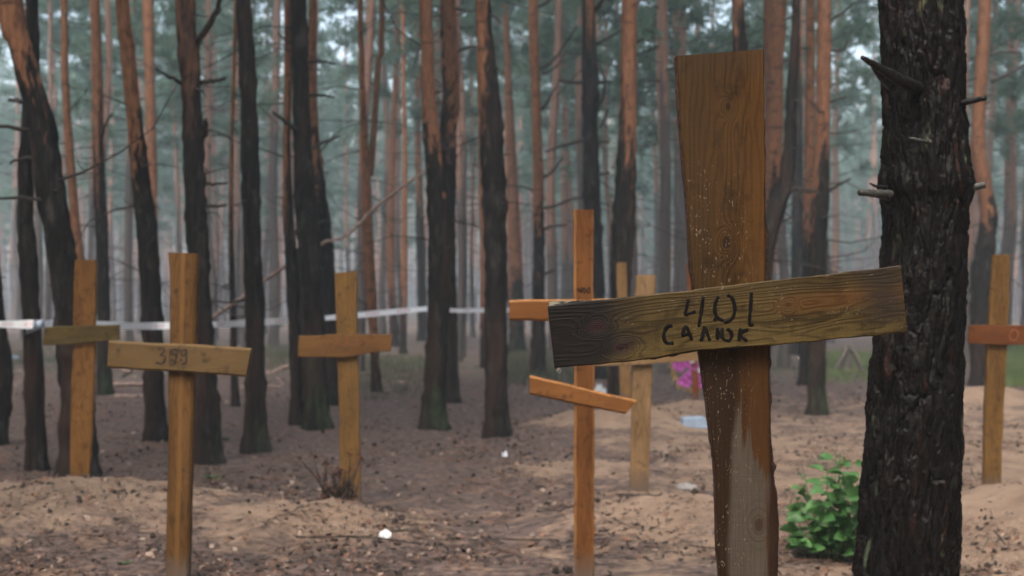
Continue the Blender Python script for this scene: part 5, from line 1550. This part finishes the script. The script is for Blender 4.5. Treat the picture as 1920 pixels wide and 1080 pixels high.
# ------------------------------------------------------------------ litter on the ground
def litter():
    r = np.random.default_rng(21)
    mats = [mat_simple("litter_dark", (0.012, 0.010, 0.009), (0.045, 0.032, 0.026), 40, 0.85),
            mat_simple("litter_rust", (0.10, 0.048, 0.030), (0.24, 0.125, 0.080), 40, 0.85),
            mat_simple("litter_pale", (0.22, 0.155, 0.12), (0.46, 0.35, 0.28), 40, 0.85),
            mat_simple("sand_clods", (0.15, 0.113, 0.092), (0.27, 0.205, 0.165), 40, 0.9)]
    mb = MB()
    def spots(n, d0, d1, p=1.0):
        d = d0 * (d1 / d0) ** r.random(n); px = r.uniform(-120, 2040, n)
        x = (px - 960) * d / F
        keep = r.random(n) < 1 - 0.35 * sand_amt(x, d) * p
        # heaps and bare stretches
        keep &= (vnoise(x * 1.4, d * 1.1, s=61) + 0.8 * vnoise(x * 4.5, d * 3.5, s=62)) > r.uniform(-0.7, 0.9, n)
        x, d = x[keep], d[keep]
        return x, d, gh(x, d)
    # flakes of bark and leaf
    x, y, z = spots(90000, 4.6, 24)
    n = len(x)
    L = (0.003 + 0.014 * r.random(n) ** 2.2) * (1 + 0.06 * y); W = L * r.uniform(0.25, 0.7, n); a = r.uniform(0, 6.283, n)
    tz = r.normal(0, 0.35, n); tw = r.normal(0, 0.35, n)
    u = np.stack([np.cos(a), np.sin(a), tz], 1) * L[:, None]; w = np.stack([-np.sin(a), np.cos(a), tw], 1) * W[:, None]
    c = np.stack([x, y, z + 0.006], 1)
    V = np.stack([c - u, c - w, c + u, c + w], 1).reshape(-1, 3)
    f = np.arange(n * 4).reshape(-1, 4)
    mi = r.choice(3, n, p=[0.50, 0.28, 0.22])
    for k in range(3):
        s = np.where(mi == k)[0]
        mb.add(V.reshape(n, 4, 3)[s].reshape(-1, 3), np.arange(len(s) * 4).reshape(-1, 4), k)
    # needles and thin twigs
    x, y, z = spots(42000, 4.6, 16)
    n = len(x); L = r.uniform(0.02, 0.06, n); L[: n // 14] *= 3.0
    a = r.uniform(0, 6.283, n); wd = r.uniform(0.0009, 0.0018, n); wd[: n // 14] *= 2.2
    u = np.stack([np.cos(a), np.sin(a), r.normal(0, 0.12, n)], 1) * L[:, None]; w = np.stack([-np.sin(a), np.cos(a), 0 * a], 1) * wd[:, None]
    c = np.stack([x, y, z + 0.008], 1)
    bend = np.stack([-np.sin(a), np.cos(a), 0.2 + 0 * a], 1) * (L * r.normal(0, 0.15, n))[:, None]
    V = np.stack([c - u - w, c - u + w, c + bend + w, c + bend - w, c + u + w, c + u - w], 1)
    mi = r.choice(2, n, p=[0.6, 0.4])
    for k in range(2):
        s = np.where(mi == k)[0]; m = len(s)
        b = np.arange(m)[:, None] * 6
        f = np.concatenate([b + np.array([0, 3, 2, 1]), b + np.array([3, 5, 4, 2])])
        mb.add(V[s].reshape(-1, 3), f, k)
    # cones
    x, y, z = spots(260, 4.8, 16, 0.6)
    for i in range(len(x)):
        R = r.uniform(0.010, 0.019)
        a = np.linspace(0, 6.283, 7, endpoint=False)
        V = [[math.cos(q) * R * rr * r.uniform(0.8, 1.2), math.sin(q) * R * rr * r.uniform(0.8, 1.2), h * R] for rr, h in ((0.6, -0.6), (1.0, 0.1), (0.7, 0.9)) for q in a] + [[0, 0, 1.3 * R]]
        f = [[s * 7 + j, s * 7 + (j + 1) % 7, s * 7 + 7 + (j + 1) % 7, s * 7 + 7 + j] for s in range(2) for j in range(7)] + [[14 + j, 14 + (j + 1) % 7, 21] for j in range(7)]
        mb.add(np.array(V) + (x[i], y[i], z[i] + 0.4 * R), f, 0)
    # crumbs and clods of dug sand round the mounds
    for (mx, my, rx, ry, h) in MOUNDS:
        for i in range(int(110 * h / 0.2) if my < 9 else 25):
            ang = r.uniform(0, 6.283); q = 1.5 * math.sqrt(r.random())
            X_, Y_ = mx + rx * q * math.cos(ang), my + ry * q * math.sin(ang)
            R = 0.004 + 0.018 * r.random() ** 4
            V = r.normal(0, 1, (10, 3)); V /= np.linalg.norm(V, axis=1)[:, None]
            a5 = np.linspace(0, 6.283, 5, endpoint=False)
            V = np.array([[0, 0, 0.8]] + [[math.cos(t), math.sin(t), 0.25] for t in a5] + [[math.cos(t + 0.6), math.sin(t + 0.6), -0.4] for t in a5]) * r.uniform(0.7, 1.25, (11, 1)) * R
            f = [[0, 1 + j, 1 + (j + 1) % 5] for j in range(5)] + [[1 + j, 6 + j, 6 + (j + 1) % 5, 1 + (j + 1) % 5] for j in range(5)]
            mb.add(V + (X_, Y_, gz(X_, Y_) + 0.1 * R), f, 3)
    o = mb.build("forest_litter", mats, smooth=False)
    tag(o, "bark flakes, needles, cones and twigs strewn over the sand", "litter", kind="stuff")
litter()

# ------------------------------------------------------------------ mist
def haze():
    x0, x1, y0, y1, z0, z1 = -240, 240, -150, 260, -3.0, 26.0
    mb = MB()
    mb.add([[x0, y0, z0], [x1, y0, z0], [x1, y1, z0], [x0, y1, z0], [x0, y0, z1], [x1, y0, z1], [x1, y1, z1], [x0, y1, z1]],
           [[3, 2, 1, 0], [4, 5, 6, 7], [0, 1, 5, 4], [1, 2, 6, 5], [2, 3, 7, 6], [3, 0, 4, 7]])
    k = NT("mist")
    v = k.n("VolumePrincipled", {"Color": (0.78, 0.90, 1.0), "Density": 0.0032, "Anisotropy": 0.1})
    k.t.links.new(v.outputs[0], k.out.inputs["Volume"])
    o = mb.build("haze", k.mat, smooth=False)
    tag(o, "thin damp mist hanging between the pines", "haze", kind="stuff")
haze()
